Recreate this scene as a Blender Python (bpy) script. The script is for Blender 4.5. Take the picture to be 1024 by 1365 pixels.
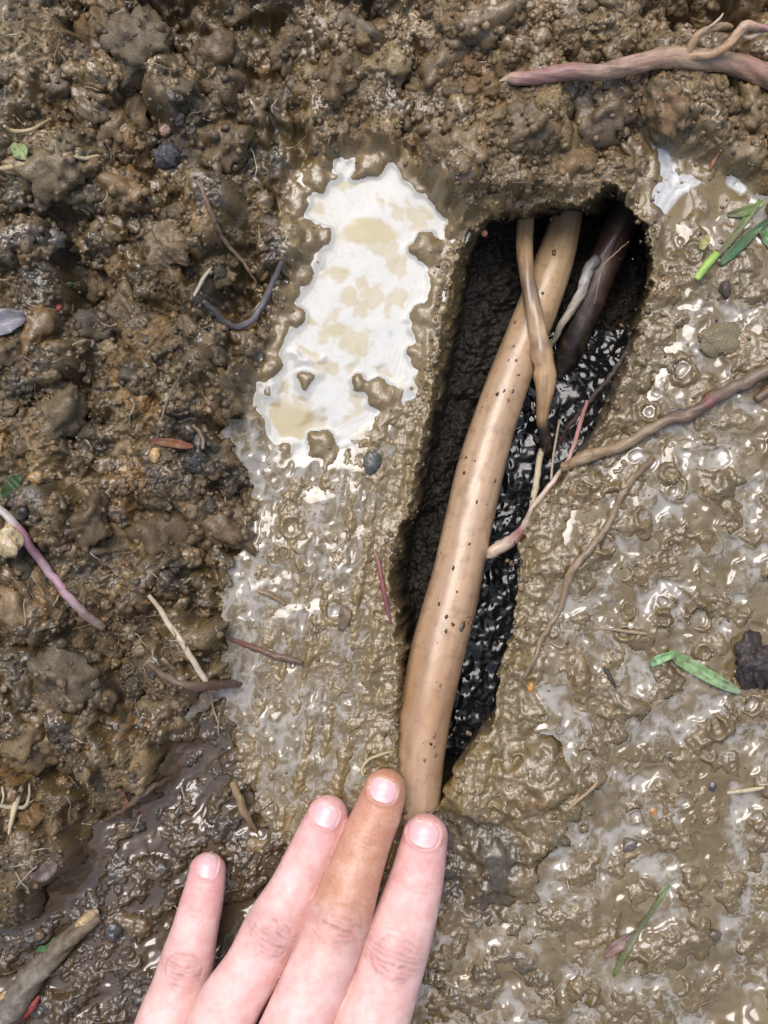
import bpy, bmesh, math, random
import numpy as np
from mathutils import Vector, noise

# ------------------------------------------------------------------ camera, sky, sun, exposure
S = 0.00025            # metres per photo pixel on the z = 0 ground plane
HC = 0.33              # camera height above the mud
scene = bpy.context.scene
for o in list(bpy.data.objects):
    bpy.data.objects.remove(o)

cam_d = bpy.data.cameras.new('camera')
cam = bpy.data.objects.new('camera', cam_d)
scene.collection.objects.link(cam)
cam.location = (0, 0, HC)
cam.rotation_euler = (0, 0, 0)
cam_d.sensor_fit = 'VERTICAL'
cam_d.angle = 2 * math.atan(1365 * S / 2 / HC)
cam_d.clip_start = 0.005
cam_d.clip_end = 100
scene.camera = cam

SUN_DIR = Vector((-0.17, 0.43, 1.0)).normalized()      # towards the bright patch of cloud
world = bpy.data.worlds.new('World')
scene.world = world
world.use_nodes = True
nt = world.node_tree
nt.nodes.clear()
wo = nt.nodes.new('ShaderNodeOutputWorld')
bg = nt.nodes.new('ShaderNodeBackground')
sky = nt.nodes.new('ShaderNodeTexSky')
sky.sky_type = 'NISHITA'
sky.sun_disc = False
sky.sun_elevation = math.asin(SUN_DIR.z)
sky.sun_rotation = math.atan2(SUN_DIR.x, SUN_DIR.y)
sky.air_density = 1.0
sky.dust_density = 4.0
sky.ozone_density = 1.0
bg.inputs['Strength'].default_value = 0.15
nt.links.new(sky.outputs[0], bg.inputs[0])
nt.links.new(bg.outputs[0], wo.inputs[0])

sun_d = bpy.data.lights.new('sun', 'SUN')
sun_d.energy = 1.4
sun_d.angle = math.radians(38)
sun_d.color = (1.0, 1.0, 0.995)
sun = bpy.data.objects.new('sun', sun_d)
scene.collection.objects.link(sun)
sun.rotation_euler = SUN_DIR.to_track_quat('Z', 'Y').to_euler()

scene.view_settings.view_transform = 'Standard'
scene.view_settings.look = 'None'
scene.view_settings.exposure = 0.5
scene.view_settings.gamma = 1.0
scene.view_settings.use_curve_mapping = False
scene.render.engine = 'CYCLES'
scene.cycles.use_denoising = True
scene.cycles.max_bounces = 6

rng = np.random.default_rng(7)
random.seed(7)

# ------------------------------------------------------------------ numpy helpers
_G = rng.uniform(0, 2 * np.pi, (256, 256))
_GX, _GY = np.cos(_G).astype(np.float32), np.sin(_G).astype(np.float32)


def gnoise(x, y, seed=0):
    x = np.asarray(x, np.float32) + seed * 17.31
    y = np.asarray(y, np.float32) + seed * 41.77
    xi = np.floor(x).astype(np.int32)
    yi = np.floor(y).astype(np.int32)
    fx = x - xi
    fy = y - yi
    u = fx * fx * fx * (fx * (fx * 6 - 15) + 10)
    v = fy * fy * fy * (fy * (fy * 6 - 15) + 10)

    def g(ix, iy, dx, dy):
        a = ix & 255
        b = iy & 255
        return _GX[a, b] * dx + _GY[a, b] * dy
    n00 = g(xi, yi, fx, fy)
    n10 = g(xi + 1, yi, fx - 1, fy)
    n01 = g(xi, yi + 1, fx, fy - 1)
    n11 = g(xi + 1, yi + 1, fx - 1, fy - 1)
    a = n00 + u * (n10 - n00)
    b = n01 + u * (n11 - n01)
    return (a + v * (b - a)) * 1.5


def fbm(x, y, scale, octv=3, seed=0, gain=0.5):
    t = 0
    amp = 1.0
    f = 1.0 / scale
    for k in range(octv):
        t = t + amp * gnoise(x * f, y * f, seed + k * 3)
        amp *= gain
        f *= 2.03
    return t


def sm(x, a, b):
    t = np.clip((x - a) / (b - a), 0, 1)
    return t * t * (3 - 2 * t)


def poly_sdf(x, y, pts):
    """signed distance to a polygon, negative inside"""
    x = np.asarray(x, np.float32)
    y = np.asarray(y, np.float32)
    d = np.full(x.shape, 1e12, np.float32)
    ins = np.zeros(x.shape, bool)
    n = len(pts)
    for i in range(n):
        ax, ay = pts[i]
        bx, by = pts[(i + 1) % n]
        ex, ey = bx - ax, by - ay
        wx, wy = x - ax, y - ay
        t = np.clip((wx * ex + wy * ey) / (ex * ex + ey * ey + 1e-9), 0, 1)
        d = np.minimum(d, (wx - ex * t) ** 2 + (wy - ey * t) ** 2)
        if ay != by:
            c = ((ay > y) != (by > y)) & (x < (bx - ax) * (y - ay) / (by - ay) + ax)
            ins ^= c
    d = np.sqrt(d)
    return np.where(ins, -d, d)


def line_dist(x, y, pts):
    d = np.full(np.shape(x), 1e12, np.float32)
    for (ax, ay), (bx, by) in zip(pts[:-1], pts[1:]):
        ex, ey = bx - ax, by - ay
        t = np.clip(((x - ax) * ex + (y - ay) * ey) / (ex * ex + ey * ey), 0, 1)
        d = np.minimum(d, (x - ax - ex * t) ** 2 + (y - ay - ey * t) ** 2)
    return np.sqrt(d)


def blur(a, sig):
    """gaussian blur, separable, edge padded"""
    r = int(sig * 3) + 1
    k = np.exp(-0.5 * (np.arange(-r, r + 1) / sig) ** 2).astype(np.float32)
    k /= k.sum()
    p = np.pad(a, ((r, r), (0, 0)), mode='edge')
    o = np.zeros_like(a)
    for i, w in enumerate(k):
        o += w * p[i:i + a.shape[0]]
    p = np.pad(o, ((0, 0), (r, r)), mode='edge')
    q = np.zeros_like(a)
    for i, w in enumerate(k):
        q += w * p[:, i:i + a.shape[1]]
    return q


def P(px, py, z=0.0):
    f = S * (HC - z) / HC
    return ((px - 512) * f, (682.5 - py) * f, z)


# ------------------------------------------------------------------ object helpers
def link(o, parent=None):
    scene.collection.objects.link(o)
    if parent is not None:
        o.parent = parent
    return o


def tag(o, label=None, cat=None, group=None, kind=None):
    if label:
        o['label'] = label
    if cat:
        o['category'] = cat
    if group:
        o['group'] = group
    if kind:
        o['kind'] = kind
    return o


def empty(name, loc):
    o = bpy.data.objects.new(name, None)
    o.location = loc
    o.empty_display_size = 0.01
    return link(o)


def np_mesh(name, co, quads=None, tris=None, cols=None, floats=None, vecs=None, smooth=True):
    me = bpy.data.meshes.new(name)
    co = np.asarray(co, np.float32)
    nv = len(co)
    nq = 0 if quads is None else len(quads)
    ntr = 0 if tris is None else len(tris)
    me.vertices.add(nv)
    me.vertices.foreach_set('co', co.ravel())
    loops = []
    if nq:
        loops.append(np.asarray(quads, np.int32).ravel())
    if ntr:
        loops.append(np.asarray(tris, np.int32).ravel())
    loops = np.concatenate(loops)
    me.loops.add(len(loops))
    me.loops.foreach_set('vertex_index', loops)
    me.polygons.add(nq + ntr)
    starts = np.concatenate([np.arange(nq) * 4, nq * 4 + np.arange(ntr) * 3]).astype(np.int32)
    me.polygons.foreach_set('loop_start', starts)
    me.polygons.foreach_set('use_smooth', np.full(nq + ntr, smooth, bool))
    if cols is not None:
        a = me.attributes.new('Col', 'FLOAT_COLOR', 'POINT')
        c = np.ones((nv, 4), np.float32)
        c[:, :3] = cols
        a.data.foreach_set('color', c.ravel())
    for k, v in (floats or {}).items():
        a = me.attributes.new(k, 'FLOAT', 'POINT')
        a.data.foreach_set('value', np.asarray(v, np.float32).ravel())
    for k, v in (vecs or {}).items():
        a = me.attributes.new(k, 'FLOAT_VECTOR', 'POINT')
        a.data.foreach_set('vector', np.asarray(v, np.float32).ravel())
    me.update(calc_edges=True)
    me.validate()
    return me


def mesh_obj(name, me, mat, parent=None):
    o = bpy.data.objects.new(name, me)
    if mat:
        me.materials.append(mat)
    return link(o, parent)


# ------------------------------------------------------------------ materials
class NB:
    def __init__(self, name):
        self.m = bpy.data.materials.new(name)
        self.m.use_nodes = True
        self.t = self.m.node_tree
        self.b = self.t.nodes['Principled BSDF']

    def n(self, typ, **kw):
        x = self.t.nodes.new(typ)
        for k, v in kw.items():
            setattr(x, k, v)
        return x

    def l(self, a, b):
        self.t.links.new(a, b)

    def set(self, **kw):
        for k, v in kw.items():
            self.b.inputs[k.replace('_', ' ')].default_value = v
        return self

    def attr(self, name):
        return self.n('ShaderNodeAttribute', attribute_name=name)

    def pos(self):
        return self.n('ShaderNodeNewGeometry').outputs['Position']

    def noise(self, scale, detail=3, rough=0.55, vec=None, dist=0.0):
        x = self.n('ShaderNodeTexNoise')
        x.inputs['Scale'].default_value = scale
        x.inputs['Detail'].default_value = detail
        x.inputs['Roughness'].default_value = rough
        x.inputs['Distortion'].default_value = dist
        self.l(vec if vec is not None else self.pos(), x.inputs['Vector'])
        return x.outputs['Fac']

    def rng(self, sock, a, b, c, d):
        x = self.n('ShaderNodeMapRange')
        x.inputs['From Min'].default_value = a
        x.inputs['From Max'].default_value = b
        x.inputs['To Min'].default_value = c
        x.inputs['To Max'].default_value = d
        self.l(sock, x.inputs['Value'])
        return x.outputs['Result']

    def math(self, op, a, b=None):
        x = self.n('ShaderNodeMath', operation=op)
        for i, v in enumerate((a, b)):
            if v is None:
                continue
            if isinstance(v, (int, float)):
                x.inputs[i].default_value = v
            else:
                self.l(v, x.inputs[i])
        return x.outputs[0]

    def mix(self, fac, a, b, mode='MIX'):
        x = self.n('ShaderNodeMix', data_type='RGBA', blend_type=mode)
        for s, v in ((x.inputs['Factor'], fac), (x.inputs[6], a), (x.inputs[7], b)):
            if isinstance(v, (int, float)):
                s.default_value = v
            elif isinstance(v, tuple):
                s.default_value = (*v, 1)
            else:
                self.l(v, s)
        return x.outputs[2]

    def vscale(self, vec, k):
        x = self.n('ShaderNodeVectorMath', operation='MULTIPLY')
        self.l(vec, x.inputs[0])
        x.inputs[1].default_value = k
        return x.outputs[0]

    def bump(self, h, dist, strength=1.0, prev=None):
        x = self.n('ShaderNodeBump')
        x.inputs['Distance'].default_value = dist
        x.inputs['Strength'].default_value = strength
        self.l(h, x.inputs['Height'])
        if prev is not None:
            self.l(prev, x.inputs['Normal'])
        return x.outputs[0]


def mat_mud():
    b = NB('wet_mud')
    col = b.attr('Col').outputs['Color']
    wet = b.attr('wet').outputs['Fac']
    g1 = b.noise(900, 4, 0.65)
    g2 = b.noise(3200, 3, 0.6)
    k = b.rng(b.math('ADD', g1, g2), 0.6, 1.4, 0.68, 1.34)
    c = b.mix(1.0, col, k, 'MULTIPLY')
    b.l(c, b.b.inputs['Base Color'])
    r = b.math('ADD', b.rng(wet, 0, 1, 0.50, 0.17), b.rng(b.noise(420, 3), 0.3, 0.7, -0.10, 0.14))
    b.l(r, b.b.inputs['Roughness'])
    b.set(IOR=1.5)
    b.l(b.rng(wet, 0, 1, 0.4, 0.65), b.b.inputs['Specular IOR Level'])
    n1 = b.bump(b.noise(1100, 4, 0.65), 0.0008, 0.8)
    n2 = b.bump(b.noise(3600, 3, 0.65), 0.00022, 0.8, n1)
    for nd in b.t.nodes:
        if nd.type == 'BUMP':
            b.l(b.rng(wet, 0.35, 0.85, 0.8, 0.28), nd.inputs['Strength'])
    b.l(n2, b.b.inputs['Normal'])
    b.l(b.rng(wet, 0.15, 0.9, 0.06, 0.6), b.b.inputs['Coat Weight'])
    b.set(Coat_Roughness=0.07, Coat_IOR=1.55)
    n3 = b.bump(b.noise(800, 2, 0.5), 0.0007, 0.5)
    b.l(n3, b.b.inputs['Coat Normal'])
    return b.m


def mat_water(name='silty_water', sc=75, dist=0.0005, rough=0.06, spec=0.34):
    """opaque silty water: silt colour and painted sky reflection from the mesh, a clear wet surface on top"""
    b = NB(name)
    col = b.attr('Col').outputs['Color']
    b.l(b.mix(b.rng(b.noise(250, 3), 0.35, 0.65, 0.0, 0.35), col, b.mix(1.0, col, (0.86, 0.84, 0.8), 'MULTIPLY')), b.b.inputs['Base Color'])
    b.set(Roughness=rough, IOR=1.5)
    b.b.inputs['Specular IOR Level'].default_value = spec
    b.l(b.bump(b.noise(sc, 2, 0.4), dist, 1.0), b.b.inputs['Normal'])
    return b.m


def mat_pit():
    b = NB('black_pit_water')
    b.set(Base_Color=(0.006, 0.006, 0.006, 1), Roughness=0.05, IOR=1.5)
    b.b.inputs['Specular IOR Level'].default_value = 0.42
    return b.m


def mat_bark(name, rough=0.4, grain=0.35, dirt=(0.10, 0.065, 0.035), dirt_amt=0.4, bumpd=0.0002, coat=0.25, spots=0.0, ax=(1.2, 90, 1)):
    """bark or plant skin: base colour from the mesh, streaks along the stem, dried mud in patches"""
    b = NB(name)
    col = b.attr('Col').outputs['Color']
    tc = b.attr('tc').outputs['Vector']
    st = b.noise(1.0, 4, 0.6, b.vscale(tc, ax))
    c = b.mix(1.0, col, b.rng(st, 0.3, 0.7, 1 - grain, 1 + grain), 'MULTIPLY')
    big = b.noise(230, 4, 0.6)
    c = b.mix(b.rng(big, 0.5, 0.68, 0, dirt_amt), c, dirt)
    fine = b.noise(1400, 3, 0.6)
    c = b.mix(b.rng(fine, 0.62, 0.72, 0, dirt_amt * 0.9), c, dirt)
    if spots:
        v = b.n('ShaderNodeTexVoronoi')
        v.inputs['Scale'].default_value = 260
        b.l(b.pos(), v.inputs['Vector'])
        f = b.rng(v.outputs['Distance'], 0.10, 0.18, spots, 0.0)
        c = b.mix(f, c, (0.22, 0.10, 0.06))
    b.l(c, b.b.inputs['Base Color'])
    b.l(b.math('ADD', b.rng(fine, 0.3, 0.7, -0.08, 0.12), rough), b.b.inputs['Roughness'])
    b.set(IOR=1.45, Coat_Weight=coat, Coat_Roughness=0.22)
    n = b.bump(st, bumpd, 0.7)
    b.l(b.bump(fine, bumpd * 0.6, 0.6, n), b.b.inputs['Normal'])
    return b.m


def mat_leaf():
    b = NB('green_leaf')
    col = b.attr('Col').outputs['Color']
    tc = b.attr('tc').outputs['Vector']
    v = b.noise(1.0, 2, 0.5, b.vscale(tc, (5, 30, 1)))
    c = b.mix(1.0, col, b.rng(v, 0.3, 0.7, 0.5, 1.05), 'MULTIPLY')
    c = b.mix(b.rng(b.noise(420, 5, 0.65), 0.50, 0.62, 0, 0.8), c, (0.115, 0.083, 0.042))
    b.l(c, b.b.inputs['Base Color'])
    b.set(Roughness=0.32, IOR=1.45, Coat_Weight=0.2, Coat_Roughness=0.1)
    b.b.inputs['Subsurface Weight'].default_value = 0.0
    b.l(b.bump(v, 0.0002, 0.8), b.b.inputs['Normal'])
    return b.m


def mat_stone():
    b = NB('muddy_stone')
    col = b.attr('Col').outputs['Color']
    c = b.mix(1.0, col, b.rng(b.noise(800, 4), 0.3, 0.7, 0.6, 1.4), 'MULTIPLY')
    c = b.mix(b.rng(b.noise(300, 3), 0.5, 0.65, 0, 0.6), c, (0.13, 0.09, 0.048))
    b.l(c, b.b.inputs['Base Color'])
    b.set(Roughness=0.3, IOR=1.5, Coat_Weight=0.4, Coat_Roughness=0.1)
    b.l(b.bump(b.noise(1500, 3), 0.0003, 0.8), b.b.inputs['Normal'])
    return b.m


def mat_skin():
    b = NB('skin')
    col = b.attr('Col').outputs['Color']
    mott = b.noise(210, 4, 0.6)
    c = b.mix(1.0, col, b.mix(b.rng(mott, 0.35, 0.65, 0, 1), (0.93, 0.79, 0.78), (1.05, 1.05, 1.05)), 'MULTIPLY')
    red = b.noise(700, 3, 0.6)
    c = b.mix(b.rng(red, 0.55, 0.72, 0, 0.22), c, b.mix(1.0, col, (0.95, 0.68, 0.66), 'MULTIPLY'))
    stain = b.attr('stain').outputs['Fac']
    grime = b.noise(900, 4, 0.7)
    c = b.mix(b.math('MULTIPLY', stain, b.rng(grime, 0.42, 0.66, 0.0, 0.9)), c, (0.33, 0.17, 0.075))
    b.l(c, b.b.inputs['Base Color'])
    b.l(b.rng(grime, 0.3, 0.7, 0.36, 0.52), b.b.inputs['Roughness'])
    b.set(IOR=1.4)
    b.b.inputs['Subsurface Weight'].default_value = 0.22
    b.b.inputs['Subsurface Radius'].default_value = (1.0, 0.45, 0.3)
    b.b.inputs['Subsurface Scale'].default_value = 0.0008
    b.l(b.rng(stain, 0, 1, 0.0, 0.35), b.b.inputs['Coat Weight'])
    b.set(Coat_Roughness=0.15)
    v = b.n('ShaderNodeTexVoronoi', feature='DISTANCE_TO_EDGE')
    v.inputs['Scale'].default_value = 1500
    b.l(b.pos(), v.inputs['Vector'])
    tc = b.attr('tc').outputs['Vector']
    lines = b.noise(1.0, 3, 0.6, b.vscale(tc, (90, 650, 200)), 0.4)
    n = b.bump(b.rng(v.outputs['Distance'], 0, 0.12, 0, 1), 0.00004, 0.5)
    n = b.bump(lines, 0.00035, 0.6, n)
    b.l(n, b.b.inputs['Normal'])
    return b.m


def mat_nail():
    b = NB('fingernail')
    col = b.attr('Col').outputs['Color']
    c = b.mix(b.rng(b.noise(600, 3), 0.5, 0.7, 0, 0.25), col, (0.50, 0.28, 0.26))
    b.l(c, b.b.inputs['Base Color'])
    b.set(Roughness=0.24, IOR=1.5)
    b.b.inputs['Subsurface Weight'].default_value = 0.2
    b.b.inputs['Subsurface Radius'].default_value = (1.0, 0.5, 0.4)
    b.b.inputs['Subsurface Scale'].default_value = 0.001
    tc = b.attr('tc').outputs['Vector']
    b.l(b.bump(b.noise(1.0, 2, 0.5, b.vscale(tc, (9000, 300, 1))), 0.00004, 0.5), b.b.inputs['Normal'])
    return b.m


M = dict(mud=mat_mud(), water=mat_water(), film=mat_water('water_film', 95, 0.0013, 0.06, 0.8), pit=mat_pit(), leaf=mat_leaf(), stone=mat_stone(), skin=mat_skin(), nail=mat_nail(),
         root=mat_bark('smooth_root_skin', 0.33, 0.26, (0.20, 0.12, 0.06), 0.5, 0.00014, 0.35, 0.22, (0.8, 18, 1)),
         bark=mat_bark('rough_root_bark', 0.42, 0.4, dirt_amt=0.55, bumpd=0.0004),
         twig=mat_bark('muddy_twig', 0.40, 0.4, dirt_amt=0.6, bumpd=0.0003),
         straw=mat_bark('dry_straw', 0.5, 0.25, dirt_amt=0.3, bumpd=0.0001, coat=0.1),
         wood=mat_bark('split_wood', 0.5, 0.5, dirt_amt=0.5, bumpd=0.0004, coat=0.1, ax=(9, 14, 1)))

# ------------------------------------------------------------------ the ground: one sculpted sheet of mud
STEP = 1.42
U0, U1, V0, V1 = -70.0, 1094.0, -70.0, 1435.0
uu = np.arange(U0, U1, STEP)
vv = np.arange(V0, V1, STEP)
U, V = np.meshgrid(uu.astype(np.float32), vv.astype(np.float32))
NVR, NUC = U.shape

HOLE = [(618, 318), (634, 300), (660, 288), (700, 279), (740, 270), (775, 272), (800, 254), (814, 250), (838, 275), (860, 305), (868, 345), (864, 395),
        (850, 440), (836, 485), (815, 540), (790, 590), (758, 632), (732, 656), (708, 682), (693, 720), (688, 780), (684, 850), (668, 882),
        (662, 930), (656, 972), (625, 1000), (602, 1030), (586, 1075), (560, 1100), (535, 1060), (526, 990), (530, 920), (532, 870),
        (522, 815), (518, 765), (530, 712), (545, 680), (556, 620), (566, 570), (578, 500), (590, 430), (604, 360)]
PUD = [(490, 208), (522, 214), (548, 237), (572, 266), (606, 290), (604, 305), (578, 322), (566, 350), (570, 385), (562, 425), (548, 470),
       (543, 500), (520, 525), (500, 552), (470, 572), (440, 592), (400, 604), (368, 594), (348, 562), (346, 530), (366, 490), (385, 450),
       (392, 400), (408, 370), (438, 330), (432, 296), (398, 288), (404, 270), (432, 236), (462, 218)]
PUD2 = [(872, 195), (890, 192), (905, 225), (930, 245), (950, 240), (965, 215), (985, 220), (1000, 250), (985, 275), (950, 285), (915, 295),
        (890, 290), (868, 275), (876, 240)]
ZA = [(-400, -400), (395, -400), (405, 120), (395, 215), (380, 262), (360, 300), (385, 350), (372, 410), (350, 460), (326, 515), (296, 580),
      (338, 640), (343, 690), (308, 750), (296, 800), (300, 870), (262, 930), (235, 980), (190, 1040), (110, 1100), (50, 1210), (-400, 1320)]
ZT = [(395, -400), (1500, -400), (1500, 220), (1005, 262), (960, 205), (900, 190), (862, 190), (845, 240), (805, 246), (740, 262), (620, 284),
      (580, 250), (545, 205), (500, 190), (455, 205), (405, 215)]
ZE = [(300, 930), (325, 1020), (350, 1090), (395, 1130), (330, 1500), (-400, 1600), (-400, 1320), (50, 1210), (110, 1100), (190, 1040), (235, 980)]
ZF = [(600, 1015), (660, 985), (700, 960), (745, 985), (760, 1060), (735, 1130), (690, 1190), (640, 1160), (605, 1090)]
ZD = [(585, 1075), (640, 1085), (690, 1120), (690, 1190), (650, 1230), (590, 1220), (580, 1150)]

w1 = fbm(U, V, 55, 3, 1)
w2 = fbm(U, V, 55, 3, 2)
w3 = fbm(U, V, 14, 3, 3)
w4 = fbm(U, V, 14, 3, 4)
Uw = U + w1 * 9 + w3 * 3.5
Vw = V + w2 * 9 + w4 * 3.5
mA = sm(-poly_sdf(Uw, Vw, ZA), -10, 14)
mT = sm(-poly_sdf(Uw, Vw, ZT), -14, 18)
mE = sm(-poly_sdf(Uw, Vw, ZE), -18, 18) * (1 - mA)
mF = sm(-poly_sdf(Uw, Vw, ZF), -8, 14)
mD = sm(-poly_sdf(Uw, Vw, ZD), -8, 10)
right = sm(U - (860 - V * 0.20), -40, 60) * sm(V, 180, 320)
right = np.maximum(right, sm(V + w1 * 40, 1060, 1180) * sm(U + w2 * 60, 540, 660))
mC = right * (1 - mT) * (1 - mA)
mB = (1 - mC) * (1 - mT) * (1 - mA) * (1 - mE)
hs = poly_sdf(U + w3 * 5 + w1 * 2, V + w4 * 5 + w2 * 2, HOLE)
ps = poly_sdf(U + w1 * 4, V + w2 * 4, PUD)
ps2 = poly_sdf(U + w3 * 4, V + w4 * 4, PUD2)

n120 = fbm(U, V, 130, 3, 11)
n60 = fbm(U, V, 62, 3, 12)
n25 = fbm(U, V, 24, 3, 13)
n8 = fbm(U, V, 8, 3, 14)
n4 = fbm(U, V, 4.2, 2, 15)
bil = np.abs(fbm(U, V, 46, 3, 16))
bil2 = np.abs(fbm(U, V, 95, 3, 17))
# runnels of slid mud on the shelf left of the hole
cs, sn = math.cos(math.radians(9)), math.sin(math.radians(9))
sx, sy = U * cs + V * sn, -U * sn + V * cs
streak = fbm(sx + w3 * 3, sy * 0.13, 17, 3, 18)
streak2 = fbm(sx + w3 * 2, sy * 0.16, 7, 2, 19)
# diagonal ridges in the dark trough
ca, sa = math.cos(math.radians(-40)), math.sin(math.radians(-40))
ex, ey = U * ca + V * sa, -U * sa + V * ca
ridge = fbm(ex * 0.22 + w1 * 10, ey + w2 * 12, 38, 3, 20)

macro = np.zeros_like(U)
macro += mA * (34 + 22 * sm(300 - U, -50, 300) + 52 * n120 + 20 * n60 - 66 * sm(0.22 - bil2, 0, 0.22))
macro += mT * (26 + 34 * n120 + 17 * n60 - 40 * sm(0.15 - bil2, 0, 0.15))
macro += mE * (-5 + 24 * ridge + 14 * n120)
macro += mC * (3 + 5 * n120 + 3.5 * n60)
macro += mB * (2 * n120 + 3.2 * streak)
macro += mF * (9 + 9 * n60) - mD * 10
# a smooth wet gully running down from the top edge
gul = np.exp(-(line_dist(U, V, [(335, -60), (345, 60), (372, 130), (390, 230)]) / 34) ** 2)
macro = macro * (1 - 0.55 * gul) - 4 * gul
# hollow in the top right corner, behind the pale root
holl = np.exp(-(((U - 965) / 75) ** 2 + ((V - 25) / 34) ** 2))
macro -= 75 * holl
gap = np.exp(-(line_dist(U, V, [(690, 165), (745, 150), (790, 130), (840, 120)]) / 9) ** 2)
macro -= 16 * gap * mT
# crevice and pockets on the left bank
for pts, wd, dp in [([(100, 60), (135, 75), (185, 125), (205, 165)], 13, 40), ([(95, 280), (110, 350), (120, 400)], 26, 26),
                    ([(255, 165), (205, 235), (250, 260)], 10, 22), ([(170, 470), (110, 520), (60, 560)], 22, 30),
                    ([(150, 690), (165, 780), (140, 840)], 20, 16), ([(205, 345), (250, 350)], 10, 22), ([(395, 150), (402, 210)], 9, 24),
                    ([(60, 620), (120, 640), (160, 600)], 22, 22)]:
    macro -= 1.5 * dp * np.exp(-(line_dist(U + w3 * 6, V + w4 * 6, pts) / wd) ** 2)
# bank lumps beside the hole
for cx, cy, rx, ry, hh in [(752, 690, 46, 62, 11), (720, 800, 34, 70, 6), (660, 1060, 60, 52, 13), (715, 1050, 40, 60, 9), (640, 1130, 30, 30, 5),
                           (930, 1200, 70, 55, 10), (860, 1330, 80, 40, 6), (575, 450, 14, 130, 5), (815, 255, 30, 14, 6), (585, 300, 22, 16, 5)]:
    macro += hh * np.exp(-(((U + w1 * 8 - cx) / rx) ** 2 + ((V + w2 * 8 - cy) / ry) ** 2) ** 1.5)
# basins of the puddles
basin = sm(-ps, -6, 34)
macro = macro * (1 - 0.8 * sm(-ps, -18, 6)) - 13 * basin - 3 * sm(-ps, -16, 4)
basin2 = sm(-ps2, -8, 22)
macro = macro * (1 - 0.85 * sm(-ps2, -14, 8)) - 11 * basin2 + 2 * sm(-ps2, -14, 4)
pockets = [(128, 1082, 34, 30, -40), (160, 1140, 40, 20, -40)]
bx, by = U + w3 * 7 + w1 * 10, V + w4 * 7 + w2 * 10


def billow(sc, seed, o=2):
    return np.abs(fbm(bx, by, sc, o, seed)) - 0.25


crumble = 24 * billow(64, 81) + 15 * billow(30, 82) + 8.5 * billow(15, 83)
fine_cr = 5.0 * billow(8.5, 84, 2) + 2.4 * billow(4.6, 85, 1)
h = macro + (mA + 0.75 * mT) * (1 - 0.75 * gul) * crumble + mE * 0.35 * crumble
tint = np.zeros(U.shape + (3,), np.float32)
tw = np.zeros_like(U)

FW = (w3 * 4.0 + n8 * 2.4, w4 * 4.0 + fbm(U, V, 8, 2, 31) * 2.4)
CW = (w1 * 9 + w3 * 9 + n8 * 2, w2 * 9 + w4 * 9)
FX, FY = U + FW[0], V + FW[1]
CX, CY = U + CW[0], V + CW[1]


def stamp(cx, cy, r, flat, sink, asp=1.0, ang=0.0, col=None, amt=0.5, keep=0.6, power=0.5, base=None):
    R = r * max(asp, 1 / asp) * 1.05 + (14 if r > 9 else 5)
    i0, i1 = max(0, int((cy - R - V0) / STEP)), min(NVR, int((cy + R - V0) / STEP) + 1)
    j0, j1 = max(0, int((cx - R - U0) / STEP)), min(NUC, int((cx + R - U0) / STEP) + 1)
    if i1 - i0 < 2 or j1 - j0 < 2:
        return
    ic, jc = min(NVR - 1, max(0, int((cy - V0) / STEP))), min(NUC - 1, max(0, int((cx - U0) / STEP)))
    sl = (slice(i0, i1), slice(j0, j1))
    if r > 9:
        dx, dy = CX[sl] - cx, CY[sl] - cy
    else:
        dx, dy = FX[sl] - cx, FY[sl] - cy
    c, s = math.cos(ang), math.sin(ang)
    a, b = (dx * c + dy * s) / (r * asp), (-dx * s + dy * c) * asp / r
    q = 1 - a * a - b * b
    if base is None:
        base = keep * h[ic, jc] + (1 - keep) * macro[ic, jc]
    z = base + r * flat * (np.maximum(q, 0) ** power - sink)
    m = (q > 0) & (z > h[sl])
    hv = h[sl]
    hv[m] = z[m]
    if col is not None:
        tv = tint[sl]
        tv[m] = col
        wv = tw[sl]
        wv[m] = amt


PAL = np.array([(0.24, 0.17, 0.095), (0.17, 0.115, 0.06), (0.12, 0.08, 0.045), (0.30, 0.215, 0.125), (0.07, 0.055, 0.045), (0.075, 0.07, 0.065), (0.28, 0.15, 0.06),
                (0.34, 0.26, 0.16), (0.20, 0.125, 0.06)], np.float32) * 0.72


def scatter(mask, n, r0, r1, flat, sink, pal_p, amt=0.5, asp=1.35, keep=0.6, power=0.5, bias=2.0):
    tot = 0
    m = mask
    tries = 0
    while tot < n and tries < n * 30:
        k = min(4096, (n - tot) * 4 + 64)
        xs = rng.uniform(U0, U1, k)
        ys = rng.uniform(V0, V1, k)
        ii = ((ys - V0) / STEP).astype(int).clip(0, NVR - 1)
        jj = ((xs - U0) / STEP).astype(int).clip(0, NUC - 1)
        ok = rng.random(k) < m[ii, jj]
        tries += k
        for x, y in zip(xs[ok], ys[ok]):
            r = r0 + (r1 - r0) * rng.random() ** bias
            a = math.exp(rng.uniform(-1, 1) * math.log(asp))
            ci = rng.choice(len(PAL), p=pal_p)
            stamp(x, y, r, flat * rng.uniform(0.7, 1.25), sink, a, rng.uniform(0, 3.14), PAL[ci] * rng.uniform(0.8, 1.2), amt * rng.uniform(0.5, 1.3), keep, power)
            tot += 1
            if tot >= n:
                break


def pp(*w):
    w = np.array(w, float)
    return w / w.sum()


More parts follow.
